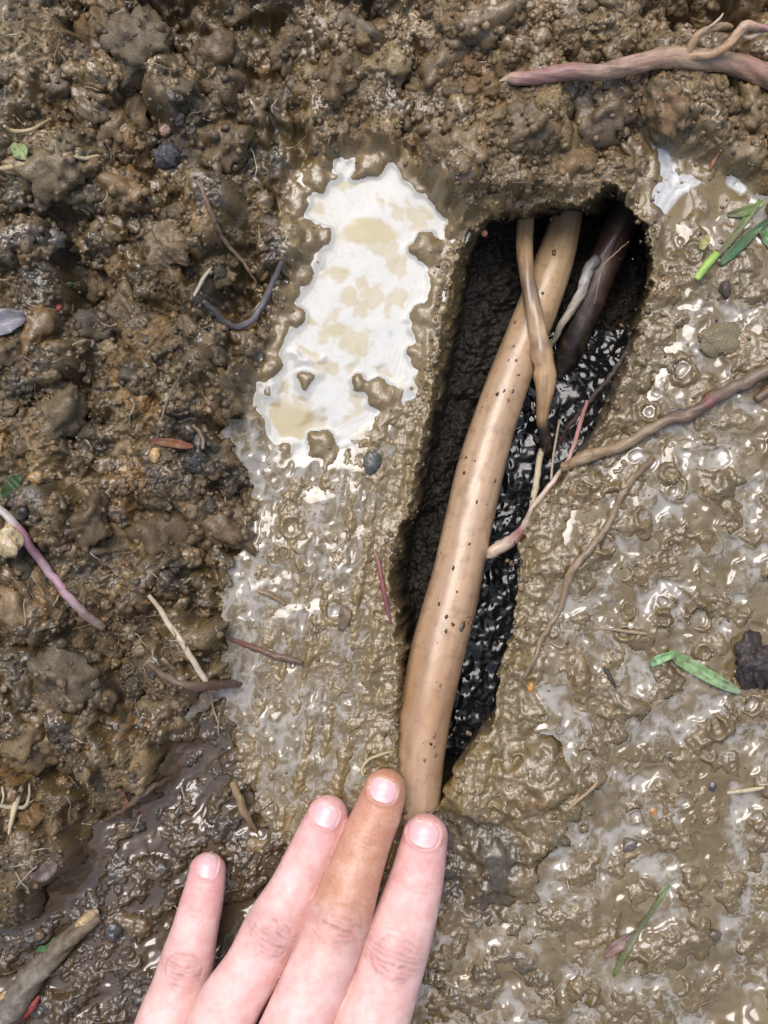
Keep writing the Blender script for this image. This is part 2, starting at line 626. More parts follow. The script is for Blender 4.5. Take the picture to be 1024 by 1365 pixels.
pA = pp(2.6, 4, 3, 2.0, 1.8, 1.4, 0.5, 0.9, 1.2)
pT = pp(4, 3, 1, 3, 0.4, 0.9, 0.6, 1.4, 1.2)
pC = pp(5, 3, 1, 4, 0.2, 0.5, 0.6, 2, 1)
notwet = 1 - sm(-ps, -2, 6)
nothole = sm(hs, 0, 6)
mAr = mA * (1 - 0.8 * gul) * (1 - 0.9 * holl)
mTr = mT * nothole * (1 - 0.8 * gul) * (1 - 0.9 * holl) * (1 - basin2)
scatter(mAr, 85, 24, 66, 0.85, 0.35, pA, 0.45, 1.6, 0.6)
scatter(mTr, 80, 18, 52, 0.75, 0.35, pT, 0.4, 1.6, 0.6)
rough0 = np.clip(mAr + 0.8 * mTr, 0, 1)
h += rough0 * (9 * billow(24, 86) + 6 * billow(13, 87))
scatter(mAr, 300, 9, 24, 0.7, 0.35, pA, 0.5, 1.6, 0.9)
scatter(mTr, 420, 7, 18, 0.55, 0.4, pT, 0.45, 1.6, 0.9)
scatter(mE, 160, 6, 20, 0.45, 0.3, pA, 0.35, 1.7)
scatter(mC * nothole, 70, 24, 52, 0.30, 0.15, pC, 0.3, 1.6, 0.3)
scatter(mC * nothole, 560, 8, 28, 0.46, 0.2, pC, 0.35, 1.5, 0.5)
scatter(mC * nothole, 1500, 3, 9, 0.5, 0.25, pC, 0.4, 1.4, 0.5)
scatter(mB * nothole * notwet * sm(V, 560, 640), 500, 3, 9, 0.45, 0.25, pC, 0.4, 1.8, 0.6)
scatter(mB * nothole * notwet * sm(600 - V, -30, 30), 480, 3, 12, 0.5, 0.25, pT, 0.4, 1.4, 0.5)
scatter(mF, 160, 6, 20, 0.4, 0.25, pC, 0.4, 1.5, 0.5)
tintB, twB = tint.copy(), tw.copy()
tint[:] = 0
tw[:] = 0
# islands and knobs standing in the main puddle
for x, y, r in [(489, 224, 19), (449, 233, 9), (421, 240, 17), (392, 268, 18), (408, 318, 24), (430, 312, 14), (385, 330, 18), (408, 366, 12), (374, 400, 16), (395, 425, 14),
                (566, 330, 21), (477, 513, 14), (397, 477, 9), (409, 481, 7), (404, 506, 13), (421, 497, 9), (428, 478, 6), (360, 490, 17), (361, 522, 10), (328, 557, 11),
                (342, 575, 9), (425, 590, 19), (380, 598, 12), (505, 525, 18), (555, 425, 10), (540, 226, 9), (345, 455, 13), (590, 262, 14), (440, 560, 0.1)]:
    stamp(x, y, r * 1.08, 0.62, 0.08, rng.uniform(0.85, 1.2), rng.uniform(0, 3), PAL[rng.choice(9, p=pT)], 0.4, 0.0, base=-3.0)
    for _ in range(int(r * 0.5)):
        a, d = rng.uniform(0, 6.28), r * 0.7 * math.sqrt(rng.random())
        stamp(x + d * math.cos(a), y + d * math.sin(a), rng.uniform(2, 4.5), 0.5, 0.25, 1.2, a, PAL[rng.choice(9, p=pT)], 0.4, 0.9)
# fine crumbs everywhere, densest on the banks
scatter(mAr * nothole, 6500, 2.2, 8, 0.55, 0.3, pA, 0.5, 1.7, 0.97, 0.8, 2.0)
scatter(mTr, 5000, 2.2, 7.5, 0.5, 0.3, pT, 0.45, 1.7, 0.97, 0.8, 2.0)
scatter(mE * 0.8, 2600, 2, 6, 0.6, 0.25, pA, 0.4, 1.5, 0.9)
scatter((mC + mB * notwet + mF) * nothole, 6500, 1.8, 5, 0.5, 0.2, pC, 0.45, 1.4, 0.92)

rough_m = np.clip(mAr + 0.7 * mTr, 0, 1)
grainy = sm(fbm(U, V, 48, 3, 91), -0.5, 0.5)
h += rough_m * (0.25 + 0.75 * grainy) * (0.85 * fine_cr + 1.3 * n8 + 0.9 * n4) + mE * (1.5 * n8 + 0.6 * n4) + (mC + mB) * (0.9 * n8 + 0.45 * n4)
h += (mB * notwet) * (1.9 * streak2 + 2.4 * streak + 1.6 * n25)
h += mC * (2.6 * n25 + 7.0 * fbm(bx, by, 48, 2, 88, 0.35) + 1.0 * billow(17, 89))
edge_s = np.maximum(sm(-ps, -26, -6), sm(-ps2, -20, -4))
h += (blur(h, 2.0) - h) * edge_s * 0.8
soft = np.clip(sm(-ps, -30, -6) + sm(-ps2, -20, -4) + 0.75 * mC + 0.6 * mB, 0, 1)
h += (blur(h, 1.9) - h) * soft
h += (mC + mB) * notwet * (1 - edge_s) * (0.25 + 0.9 * sm(fbm(U, V, 60, 3, 92), -0.2, 0.6)) * (1.2 * n8 + 0.55 * n4 + 0.6 * billow(5, 90, 1))
h -= gul * (1.2 * n8)

# little burst bubbles and drip rings in the soft mud
mR = mC * nothole + 0.6 * mB * notwet * nothole
done = 0
while done < 260:
    x, y = rng.uniform(0, 1024), rng.uniform(150, 1380)
    i, j = int((y - V0) / STEP), int((x - U0) / STEP)
    if rng.random() > mR[i, j]:
        continue
    r = 2.5 + 12 * rng.random() ** 3
    k = int(r * 2 / STEP) + 3
    sl = (slice(max(0, i - k), i + k), slice(max(0, j - k), j + k))
    q = np.hypot(U[sl] + FW[0][sl] * 0.35 - x, (V[sl] + FW[1][sl] * 0.35 - y) * rng.uniform(0.8, 1.25)) / r
    a = r * rng.uniform(0.22, 0.42)
    h[sl] += a * np.exp(-((q - 1) / 0.33) ** 2) - a * 0.9 * np.exp(-(q / 0.6) ** 2)
    done += 1

# the dug-out hole: depth first, then the walls lean out under the right and upper rim
ul = sm(U - (690 - 0.2 * V), 40, -20) * sm(V, 640, 420)     # the long sloping wall at the upper left
tt = np.clip(-hs / (32 + 30 * ul), 0, 1)
side = sm(Uw - (770 - 0.22 * V), -30, 40)                  # 0 along the left wall, 1 over the water
deep = 116 + 62 * side
prof = sm(tt, -0.35, 1.0) - sm(0, -0.35, 1.0)
prof = prof / prof.max()
inside = hs < 0
depth = np.where(inside, prof, 0) * deep
hf = h * (1 - np.clip(tt * 3, 0, 1)) - depth + np.where(inside, tt * (14 * n60 + 7 * n25 + 5 * n8 + 2.5 * n4), 0)
rim = np.exp(-(hs / 9) ** 2)
h = np.where(inside, hf, h + rim * (2.5 + 2.5 * n25))
peat = np.where(inside, sm(tt + 0.20 * n25 + 0.1 * n8 - 0.26 * ul, 0.02, 0.62), 0)  # dark soil at depth, with the hole's shade painted into its colour

# the steepest little faces slump: relief finer than a few millimetres is squeezed towards its mean
keepm = np.clip(mA + mT + mE, 0, 1) * sm(hs, 6, 16)
for sg, lim in ((9, 17.0), (3.2, 5.0)):
    lo_ = blur(h, sg)
    h = h + (lo_ + lim * np.tanh((h - lo_) / lim) - h) * keepm

# ------------------------------------------------------------------ mud colour: clay, humus, grit, and shade painted into the hole
def lerp3(a, b, t):
    return a + (b - a) * t[..., None]


cA = np.array((0.088, 0.064, 0.033), np.float32)
cT = np.array((0.135, 0.094, 0.052), np.float32)
cB = np.array((0.172, 0.128, 0.068), np.float32)
cC = np.array((0.122, 0.091, 0.046), np.float32)
cE = np.array((0.066, 0.046, 0.030), np.float32)
cPitShade = np.array((0.017, 0.013, 0.0095), np.float32)
cH = np.array((0.040, 0.038, 0.038), np.float32)
wsum = mA + mT + mE + mC + mB + 1e-6
col = (mA[..., None] * cA + mT[..., None] * cT + mE[..., None] * cE + mC[..., None] * cC + mB[..., None] * cB) / wsum[..., None]
col = lerp3(col, tintB, np.clip(twB * (0.5 + 0.8 * np.clip(rough_m + mE, 0, 1)), 0, 0.8))
col = lerp3(col, tint, 0.7 * np.clip(tw * (0.35 + 0.65 * np.clip(rough_m + mE, 0, 1)), 0, 0.85))
hum = sm(fbm(U, V, 70, 4, 41) + 0.30 * fbm(U, V, 9, 2, 42), 0.12, 0.42)
hum = hum * np.clip(mA * 0.85 + mE * 0.8 + mT * 0.30 + mC * 0.10, 0, 1)
hum = np.maximum(hum, mD * 0.8)
for cx, cy, r in [(45, 330, 60), (40, 480, 70), (215, 200, 26), (255, 70, 40), (205, 680, 40), (770, 140, 34), (60, 850, 90), (130, 400, 50), (500, 615, 14), (280, 430, 30), (645, 1210, 62), (625, 1310, 66), (700, 1290, 40), (90, 1180, 70)]:
    hum = np.maximum(hum, 0.75 * np.exp(-(((U + w1 * 18 - cx) / r) ** 2 + ((V + w2 * 18 - cy) / r) ** 2) ** 1.5) * sm(n8 + n25, -0.7, 0.3))
col = lerp3(col, cH, hum * 0.85)
och = sm(fbm(U, V, 85, 3, 43) + 0.4 * n8, 0.32, 0.62) * (mA * 0.5 + mT * 0.3 + mC * 0.22)
col = lerp3(col, np.array((0.26, 0.15, 0.062), np.float32), och)
pale = sm(fbm(U, V, 60, 3, 44), 0.1, 0.6) * (mT * 0.4 + mA * 0.22)
pale = np.clip(pale + 0.55 * np.exp(-(((U - 130) / 190) ** 2 + ((V - 130) / 150) ** 2)) * sm(n60 + n25, -0.4, 0.5), 0, 0.8)
col = lerp3(col, np.array((0.25, 0.19, 0.115), np.float32), pale)
silt = sm(fbm(U, V, 22, 3, 45), 0.1, 0.6) * (mC + mB) * 0.25
col = lerp3(col, np.array((0.25, 0.205, 0.15), np.float32), silt)
col *= (1 + 0.16 * n25 + 0.12 * n8)[..., None]
col = lerp3(col, cPitShade, peat)
col = np.clip(col * np.array((1.0, 0.93, 0.69), np.float32), 0.006, 0.6)
wet = np.clip(0.50 + 0.30 * (mC + mB) + 0.28 * mE + 0.4 * gul - 0.02 * mA + 0.7 * n60 * (mA + mT) , 0.05, 1)
wet = wet * (1 - 0.8 * peat)

# ------------------------------------------------------------------ extend the sheet outwards with ever wider cells
def extend(a, n, grow, lim):
    lo, hi = [], []
    st = STEP
    x = a[0]
    for _ in range(n):
        st *= grow
        x -= st
        lo.append(x)
    st = STEP
    x = a[-1]
    for _ in range(n):
        st *= grow
        x += st
        hi.append(x)
    return np.concatenate([np.array(lo[::-1]), a, np.array(hi)])


NX = 46
ue, ve = extend(uu, NX, 1.145, 0), extend(vv, NX, 1.145, 0)
UE, VE = np.meshgrid(ue.astype(np.float32), ve.astype(np.float32))


def pad(a):
    w = ((NX, NX), (NX, NX)) + (((0, 0),) if a.ndim == 3 else ())
    return np.pad(a, w, mode='edge')


hE = pad(h)
out = np.maximum.reduce([U0 - UE, UE - U1, V0 - VE, VE - V1, np.zeros_like(UE)])
fo = sm(out, 0, 45)
hE = hE * (1 - fo) + fo * (8 + 30 * fbm(UE, VE, 300, 4, 51) + 9 * fbm(UE, VE, 60, 3, 52) * np.exp(-out / 900))
colE = pad(col)
alt = np.array((0.16, 0.112, 0.062), np.float32) * (1 + 0.4 * fbm(UE, VE, 120, 3, 53))[..., None]
colE = lerp3(colE, alt, fo)
wetE = pad(wet) * (1 - fo) + 0.5 * fo
depE = np.pad(depth, NX)
sideE = np.pad(side, NX, mode='edge')
nyE, nxE = UE.shape
X = (UE - 512) * S + depE * S * (0.02 + 0.36 * sideE)
Y = (682.5 - VE) * S + depE * S * 0.34 * sm(760 - VE, -100, 350)
co = np.stack([X, Y, hE * S], -1).reshape(-1, 3)
idx = np.arange(nyE * nxE).reshape(nyE, nxE)
quads = np.stack([idx[1:, :-1], idx[1:, 1:], idx[:-1, 1:], idx[:-1, :-1]], -1).reshape(-1, 4)
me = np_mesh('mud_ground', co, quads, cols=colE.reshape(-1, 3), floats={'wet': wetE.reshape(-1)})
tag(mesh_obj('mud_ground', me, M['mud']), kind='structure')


def gz(x, y):
    """ground height in metres at a world point (holes' lean ignored)"""
    j = (x / S + 512 - U0) / STEP
    i = (682.5 - y / S - V0) / STEP
    if 0 <= i < NVR - 1 and 0 <= j < NUC - 1:
        i0, j0 = int(i), int(j)
        fi, fj = i - i0, j - j0
        return S * float((h[i0, j0] * (1 - fj) + h[i0, j0 + 1] * fj) * (1 - fi) + (h[i0 + 1, j0] * (1 - fj) + h[i0 + 1, j0 + 1] * fj) * fi)
    return 0.0


def gtop(x, y, r=0.0015):
    return max(gz(x + a * r, y + b * r) for a in (-1, 0, 1) for b in (-1, 0, 1))


def on(px, py, lift=0.0, r=0.0015):
    """point on the mud that the camera sees at this pixel"""
    z = 0.0
    for _ in range(4):
        x, y, _z = P(px, py, z)
        z = gtop(x, y, r) + lift
    x, y, _z = P(px, py, z)
    return Vector((x, y, z))


# ------------------------------------------------------------------ water lying on the mud
hb = blur(h, 1.6)


def water_sheet(name, level, region, colfn, men=3.0, dec=3.5, ripple=0.0, mat='water'):
    d = level - hb
    z = level + men * np.exp(-np.clip(d, -1.5, 40) / dec) + ripple
    okv = (z > h - 0.5) & (region > 0.5)
    okf = okv[1:, :-1] & okv[1:, 1:] & okv[:-1, 1:] & okv[:-1, :-1]
    anyw = (z > h) & (region > 0.5)
    af = anyw[1:, :-1] | anyw[1:, 1:] | anyw[:-1, 1:] | anyw[:-1, :-1]
    okf &= af
    ii, jj = np.nonzero(okf)
    g = np.arange(NVR * NUC).reshape(NVR, NUC)
    q = np.stack([g[ii + 1, jj], g[ii + 1, jj + 1], g[ii, jj + 1], g[ii, jj]], -1)
    used, inv = np.unique(q.ravel(), return_inverse=True)
    q = inv.reshape(-1, 4)
    c = colfn(d)
    co = np.stack([(U - 512) * S, (682.5 - V) * S, z * S], -1).reshape(-1, 3)[used]
    me = np_mesh(name, co, q, cols=c.reshape(-1, 3)[used])
    return tag(mesh_obj(name, me, M[mat]), kind='structure')


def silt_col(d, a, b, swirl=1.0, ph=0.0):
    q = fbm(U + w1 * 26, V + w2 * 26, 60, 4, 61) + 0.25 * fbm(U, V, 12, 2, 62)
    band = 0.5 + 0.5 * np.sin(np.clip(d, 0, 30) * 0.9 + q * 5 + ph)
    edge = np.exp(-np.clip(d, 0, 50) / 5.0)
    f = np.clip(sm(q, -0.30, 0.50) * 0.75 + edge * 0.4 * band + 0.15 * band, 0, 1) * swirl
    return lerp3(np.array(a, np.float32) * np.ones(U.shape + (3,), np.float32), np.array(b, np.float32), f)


lev1 = np.full_like(U, -2.5)
pa = sm(-poly_sdf(Uw, Vw, [(430, 300), (540, 280), (560, 340), (540, 370), (450, 370)]), -20, 20)
pb = sm(-poly_sdf(Uw, Vw, [(360, 610), (370, 520), (440, 520), (470, 560), (430, 610)]), -20, 20)


def pud_sky_col(d):  # sky reflection painted into the pale water as white, its gaps as tan
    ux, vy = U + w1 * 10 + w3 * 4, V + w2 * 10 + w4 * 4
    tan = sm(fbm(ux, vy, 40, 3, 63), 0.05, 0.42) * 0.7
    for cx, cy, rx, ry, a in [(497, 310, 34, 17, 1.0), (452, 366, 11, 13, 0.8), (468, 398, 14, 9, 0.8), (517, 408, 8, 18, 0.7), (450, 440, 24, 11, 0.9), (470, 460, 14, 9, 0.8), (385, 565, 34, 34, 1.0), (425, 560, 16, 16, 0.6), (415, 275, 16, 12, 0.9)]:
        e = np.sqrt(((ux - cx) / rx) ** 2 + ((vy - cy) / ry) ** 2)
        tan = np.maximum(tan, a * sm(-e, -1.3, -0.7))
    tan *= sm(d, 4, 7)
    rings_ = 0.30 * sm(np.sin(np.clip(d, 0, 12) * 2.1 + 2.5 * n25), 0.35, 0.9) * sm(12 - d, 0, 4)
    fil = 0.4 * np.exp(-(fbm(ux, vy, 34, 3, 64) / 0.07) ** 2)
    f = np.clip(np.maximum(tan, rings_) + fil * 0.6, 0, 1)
    sky_wht = np.array((0.42, 0.415, 0.385), np.float32) * np.ones(U.shape + (3,), np.float32)
    return lerp3(sky_wht, np.array((0.31, 0.25, 0.125), np.float32), f)


water_sheet('whitish_puddle', lev1, ps < 26, pud_sky_col, 1.7, 4.5)
pl = poly_sdf(U + w1 * 4 + w3 * 2, V + w2 * 4 + w4 * 2, [(870, 188), (884, 186), (896, 212), (912, 232), (948, 236), (936, 246), (905, 262), (880, 292), (864, 280), (872, 240)])
pr = poly_sdf(U + w1 * 4 + w3 * 2, V + w2 * 4 + w4 * 2, [(968, 214), (980, 218), (984, 240), (998, 256), (984, 262), (968, 246)])


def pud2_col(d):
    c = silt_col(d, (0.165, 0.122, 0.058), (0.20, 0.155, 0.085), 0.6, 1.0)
    a = np.maximum(sm(-pl, -2, 3), sm(-pr, -2, 3)) * (0.85 + 0.15 * np.sin(pl * 0.7 + 5 * n25))  # white prongs: bright sky reflection painted into the water colour
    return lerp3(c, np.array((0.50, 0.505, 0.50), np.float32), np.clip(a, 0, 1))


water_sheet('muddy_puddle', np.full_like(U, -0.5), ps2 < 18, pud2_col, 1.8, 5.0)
mac_s = blur(macro, 6)
lvl = blur(h, 18) - 3.6 + 3.2 * fbm(U, V, 70, 3, 65)


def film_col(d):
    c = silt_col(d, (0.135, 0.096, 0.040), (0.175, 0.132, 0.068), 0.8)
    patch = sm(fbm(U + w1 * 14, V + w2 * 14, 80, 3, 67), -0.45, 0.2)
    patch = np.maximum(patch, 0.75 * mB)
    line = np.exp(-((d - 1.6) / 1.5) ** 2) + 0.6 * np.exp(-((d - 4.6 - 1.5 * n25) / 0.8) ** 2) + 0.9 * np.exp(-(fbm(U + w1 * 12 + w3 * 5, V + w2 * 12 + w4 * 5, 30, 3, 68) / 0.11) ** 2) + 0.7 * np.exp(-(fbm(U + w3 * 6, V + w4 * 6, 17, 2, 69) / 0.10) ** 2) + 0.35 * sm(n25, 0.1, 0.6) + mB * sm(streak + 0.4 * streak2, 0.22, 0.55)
    return lerp3(c, np.array((0.47, 0.455, 0.42), np.float32), np.clip(line * patch, 0, 1) * 0.48)  # pale streaks: clay scum plus sky reflection painted into the film colour


film_r = ((mC > 0.55) | ((mB > 0.6) & (V > 560))) & (hs > 5) & (mF < 0.4) & (mD < 0.2) & (ps > 3) & (ps2 > 6)
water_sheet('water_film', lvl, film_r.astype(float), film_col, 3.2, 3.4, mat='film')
lv3 = blur(h, 14) - 5.0 + 4 * fbm(U, V, 60, 2, 66)
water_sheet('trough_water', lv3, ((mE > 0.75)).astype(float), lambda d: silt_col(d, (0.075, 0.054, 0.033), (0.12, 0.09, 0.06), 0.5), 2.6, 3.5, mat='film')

# black water at the bottom of the hole
nu, nv = 330, 620
pu, pv = np.meshgrid(np.linspace(555, 900, nu), np.linspace(450, 1080, nv))
zz = -36.0e-3 + 0.55e-3 * fbm(pu, pv, 34, 2, 71, 0.5) + 0.45e-3 * np.abs(fbm(pu + 30, pv, 22, 2, 72, 0.4)) + 0.16e-3 * fbm(pu, pv, 9, 1, 73)
cen = np.interp(pv, [330, 500, 640, 760, 900, 1080], [800, 780, 720, 665, 640, 600])
zz -= 5e-3 * sm(560 - pv, 0, 90)
pc = np.stack([(pu - 512) * S + 0.010, (682.5 - pv) * S + 0.010, zz], -1).reshape(-1, 3)
g = np.arange(nu * nv).reshape(nv, nu)
q = np.stack([g[1:, :-1], g[1:, 1:], g[:-1, 1:], g[:-1, :-1]], -1).reshape(-1, 4)
tag(mesh_obj('pit_water', np_mesh('pit_water', pc, q), M['pit']), kind='structure')


# ------------------------------------------------------------------ roots, twigs and straws
def catmull(pts, n):
    pts = np.asarray(pts, float)
    seg = np.linalg.norm(np.diff(pts[:, :3], axis=0), axis=1)
    t = np.concatenate([[0], np.cumsum(np.maximum(seg, 1e-7))])
    T = np.linspace(0, t[-1], n)
    m = np.zeros_like(pts)
    m[1:-1] = (pts[2:] - pts[:-2]) / (t[2:] - t[:-2])[:, None]
    m[0] = (pts[1] - pts[0]) / (t[1] - t[0])
    m[-1] = (pts[-1] - pts[-2]) / (t[-1] - t[-2])
    k = np.clip(np.searchsorted(t, T, side='right') - 1, 0, len(t) - 2)
    hh = (t[k + 1] - t[k])[:, None]
    s = ((T - t[k]) / (t[k + 1] - t[k]))[:, None]
    return ((2 * s ** 3 - 3 * s ** 2 + 1) * pts[k] + (s ** 3 - 2 * s ** 2 + s) * hh * m[k] +
            (-2 * s ** 3 + 3 * s ** 2) * pts[k + 1] + (s ** 3 - s ** 2) * hh * m[k + 1]), T


def tube_mesh(name, pts, cols, rings=40, seg=12, lump=0.1, jit=0.0, squash=1.0, tip0=0.5, tip1=0.5, seed=0, lscale=None, edge_col=None):
    """pts: (x,y,z,r) in metres; cols: list of (t, colour); the skin is lumpy and the ends are closed"""
    c, T = catmull(pts, rings)
    pos, rad = c[:, :3].copy(), c[:, 3].copy()
    L = T[-1]
    rm = rad.mean()
    if jit:
        pos[:, 0] += jit * rm * fbm(T / rm, T * 0 + seed, 4.0, 3, seed)
        pos[:, 1] += jit * rm * fbm(T / rm, T * 0 + seed + 5, 4.0, 3, seed + 1)
    # closing rings
    e0, e1 = [], []
    tan0 = pos[1] - pos[0]
    tan0 /= np.linalg.norm(tan0)
    tan1 = pos[-1] - pos[-2]
    tan1 /= np.linalg.norm(tan1)
    ks = [0.02, 0.38, 0.7, 0.92]
    for k in ks:
        e0.append((*(pos[0] - tan0 * rad[0] * tip0 * math.sqrt(1 - k * k)), rad[0] * k))
        e1.append((*(pos[-1] + tan1 * rad[-1] * tip1 * math.sqrt(1 - k * k)), rad[-1] * k))
    allp = np.concatenate([np.array(e0), np.column_stack([pos, rad]), np.array(e1[::-1])])
    s = np.concatenate([np.zeros(4), T, np.full(4, L)])
    pos, rad = allp[:, :3], allp[:, 3]
    n = len(pos)
    tan = np.gradient(pos, axis=0)
    tan /= np.linalg.norm(tan, axis=1)[:, None] + 1e-12
    upv = np.array((0, 0, 1.0))
    ang = np.linspace(0, 2 * np.pi, seg, endpoint=False)
    ls = lscale or rm * 3
    verts = np.zeros((n, seg, 3))
    ctab_t = [a for a, _ in cols]
    ctab = np.array([b for _, b in cols], float)
    colv = np.zeros((n, seg, 3))
    for i in range(n):
        x = np.cross(upv, tan[i])
        if np.linalg.norm(x) < 1e-3:
            x = np.array((1.0, 0, 0))
        x /= np.linalg.norm(x)
        y = np.cross(tan[i], x)
        k = 1 + lump * (fbm(np.cos(ang) * 1.1 + s[i] / ls, np.sin(ang) * 1.1 + s[i] / ls * 0.37, 1.0, 3, seed + 9))
        rr = rad[i] * k
        verts[i] = pos[i] + np.outer(np.cos(ang) * rr, x) + np.outer(np.sin(ang) * rr * squash, y)
        tt_ = s[i] / L
        base = np.array([np.interp(tt_, ctab_t, ctab[:, q]) for q in range(3)])
        colv[i] = base
    tcv = np.zeros((n, seg, 3))
    tcv[..., 0] = (s / rm)[:, None] * 0.15
    tcv[..., 1] = np.abs(ang - np.pi)[None] / np.pi * 0.3
    tcv[..., 2] = seed
    g = np.arange(n * seg).reshape(n, seg)
    a, b = g[:-1], g[1:]
    q = np.stack([a, np.roll(a, -1, 1), np.roll(b, -1, 1), b], -1).reshape(-1, 4)
    caps = []
    for k in range(1, seg - 1):
        caps.append((g[0, 0], g[0, k + 1], g[0, k]))
        caps.append((g[-1, 0], g[-1, k], g[-1, k + 1]))
    return np_mesh(name, verts.reshape(-1, 3), q, caps, cols=colv.reshape(-1, 3), vecs={'tc': tcv.reshape(-1, 3)})


def pix_path(pts):
    """(px, py, width px, z mm) -> (x, y, z, r) metres"""
    r = []
    for px, py, w, z in pts:
        z *= 1e-3
        x, y, _ = P(px, py, z)
        r.append((x, y, z, w * 0.5 * S * (HC - z) / HC))
    return r


def ground_path(pts, lift=0.5, n=14, sag=0.5):
    """(px, py, width px) laid on the mud; the stem bridges small hollows"""
    c, _ = catmull([(a, b, 0, w) for a, b, w in pts], n)
    out = []
    for px, py, _z, w in c:
        r = w * 0.5 * S
        p = on(px, py, r * lift, max(r, 0.0012))
        out.append([p.x, p.y, p.z, r])
    out = np.array(out)
    z = out[:, 2].copy()
    for _ in range(3):
        zs = z.copy()
        zs[1:-1] = (z[:-2] + z[1:-1] + z[2:]) / 3
        z = np.maximum(zs, z * sag + zs * (1 - sag))
    for i in range(len(out)):
        px, py = c[i, 0], c[i, 1]
        x, y, _z = P(px, py, z[i])
        out[i, :3] = x, y, z[i]
    return [tuple(r) for r in out]


def tube(name, path, cols, mat, parent=None, **kw):
    return mesh_obj(name, tube_mesh(name, path, cols, **kw), M[mat], parent)


# --- the thick tan root across the hole
mr = empty('thick_root', P(560, 1080, -0.009))
main_path = pix_path([(x_, y_, w_ * 0.96, z_) for x_, y_, w_, z_ in [(534, 1170, 66, -12), (546, 1120, 70, -9.5), (551, 1076, 72, -8.5), (556, 1019, 74, -9), (565, 960, 74, -10), (574, 913, 75, -11), (584, 867, 77, -12.5), (599, 810, 73, -14), (613, 752, 69, -15.5),
                      (624, 700, 67, -17), (635, 650, 67, -18.5), (653, 581, 63, -21), (680, 503, 59, -24), (711, 425, 57, -27), (739, 347, 53, -29.5), (756, 289, 42, -32), (766, 235, 38, -35), (774, 190, 36, -37)]])
tcols = [(0, (0.46, 0.31, 0.20)), (0.12, (0.47, 0.315, 0.205)), (0.22, (0.40, 0.235, 0.13)), (0.32, (0.46, 0.30, 0.19)), (0.45, (0.50, 0.35, 0.235)), (0.6, (0.49, 0.34, 0.22)), (0.8, (0.47, 0.325, 0.185)), (1, (0.42, 0.28, 0.14))]
tcols = [(a_, tuple(np.array(b_) * (0.86, 0.84, 0.80))) for a_, b_ in tcols]


def move_root(path):
    return [(x - mr.location.x, y - mr.location.y, z - mr.location.z, r) for x, y, z, r in path]


tag(mr, 'thick smooth tan root running down the length of the water filled hole', 'root')
tube('stem', move_root(main_path), tcols, 'root', mr, rings=220, seg=56, lump=0.022, seed=3, lscale=0.02)
side_p = pix_path([(625, 742, 16, -18), (652, 737, 17, -16), (672, 727, 17, -13), (690, 714, 15, -9), (703, 697, 13, -5), (712, 675, 9, -2), (735, 645, 7, 0), (752, 622, 6, -4), (765, 595, 6, -9), (774, 565, 6, -14), (783, 535, 5, -20)])
tube('side_rootlet', move_root(side_p), [(0, (0.52, 0.40, 0.27)), (0.2, (0.55, 0.42, 0.32)), (0.28, (0.28, 0.11, 0.105)), (0.34, (0.55, 0.45, 0.36)), (0.6, (0.48, 0.36, 0.28)), (0.8, (0.36, 0.17, 0.17)), (1, (0.30, 0.15, 0.15))],
     'root', mr, rings=60, seg=12, lump=0.12, jit=0.3, seed=5)


def blob_mesh(name, r, seed, sub=2, sq=(1, 1, 0.7), rough=0.35, col=(0.2, 0.14, 0.08), sharp=False):
    bm = bmesh.new()
    bmesh.ops.create_icosphere(bm, subdivisions=sub, radius=1)
    c = np.array([v.co[:] for v in bm.verts])
    f = np.array([[v.index for v in fa.verts] for fa in bm.faces])
    bm.free()
    k = 1 + rough * (fbm(c[:, 0] + c[:, 2] * 0.7 + seed, c[:, 1] - c[:, 2] * 0.6, 1.0, 3, seed % 50))
    if sub >= 3:
        k = k * (1 + rough * (0.22 * (np.abs(fbm(c[:, 0] * 3.1 + c[:, 2] * 2.3, c[:, 1] * 3.1 - c[:, 2] * 1.9 + seed, 1.0, 3, 7)) - 0.25) + 0.16 * fbm(c[:, 0] * 9 + c[:, 2] * 7, c[:, 1] * 9 - c[:, 2] * 6, 1.0, 2, 8)))
    c = c * k[:, None] * r * np.array(sq)
    return np_mesh(name, c, tris=f, cols=np.tile(np.array(col), (len(c), 1)), smooth=not sharp, floats={'wet': np.full(len(c), 0.3)}, vecs={'tc': c * 100})


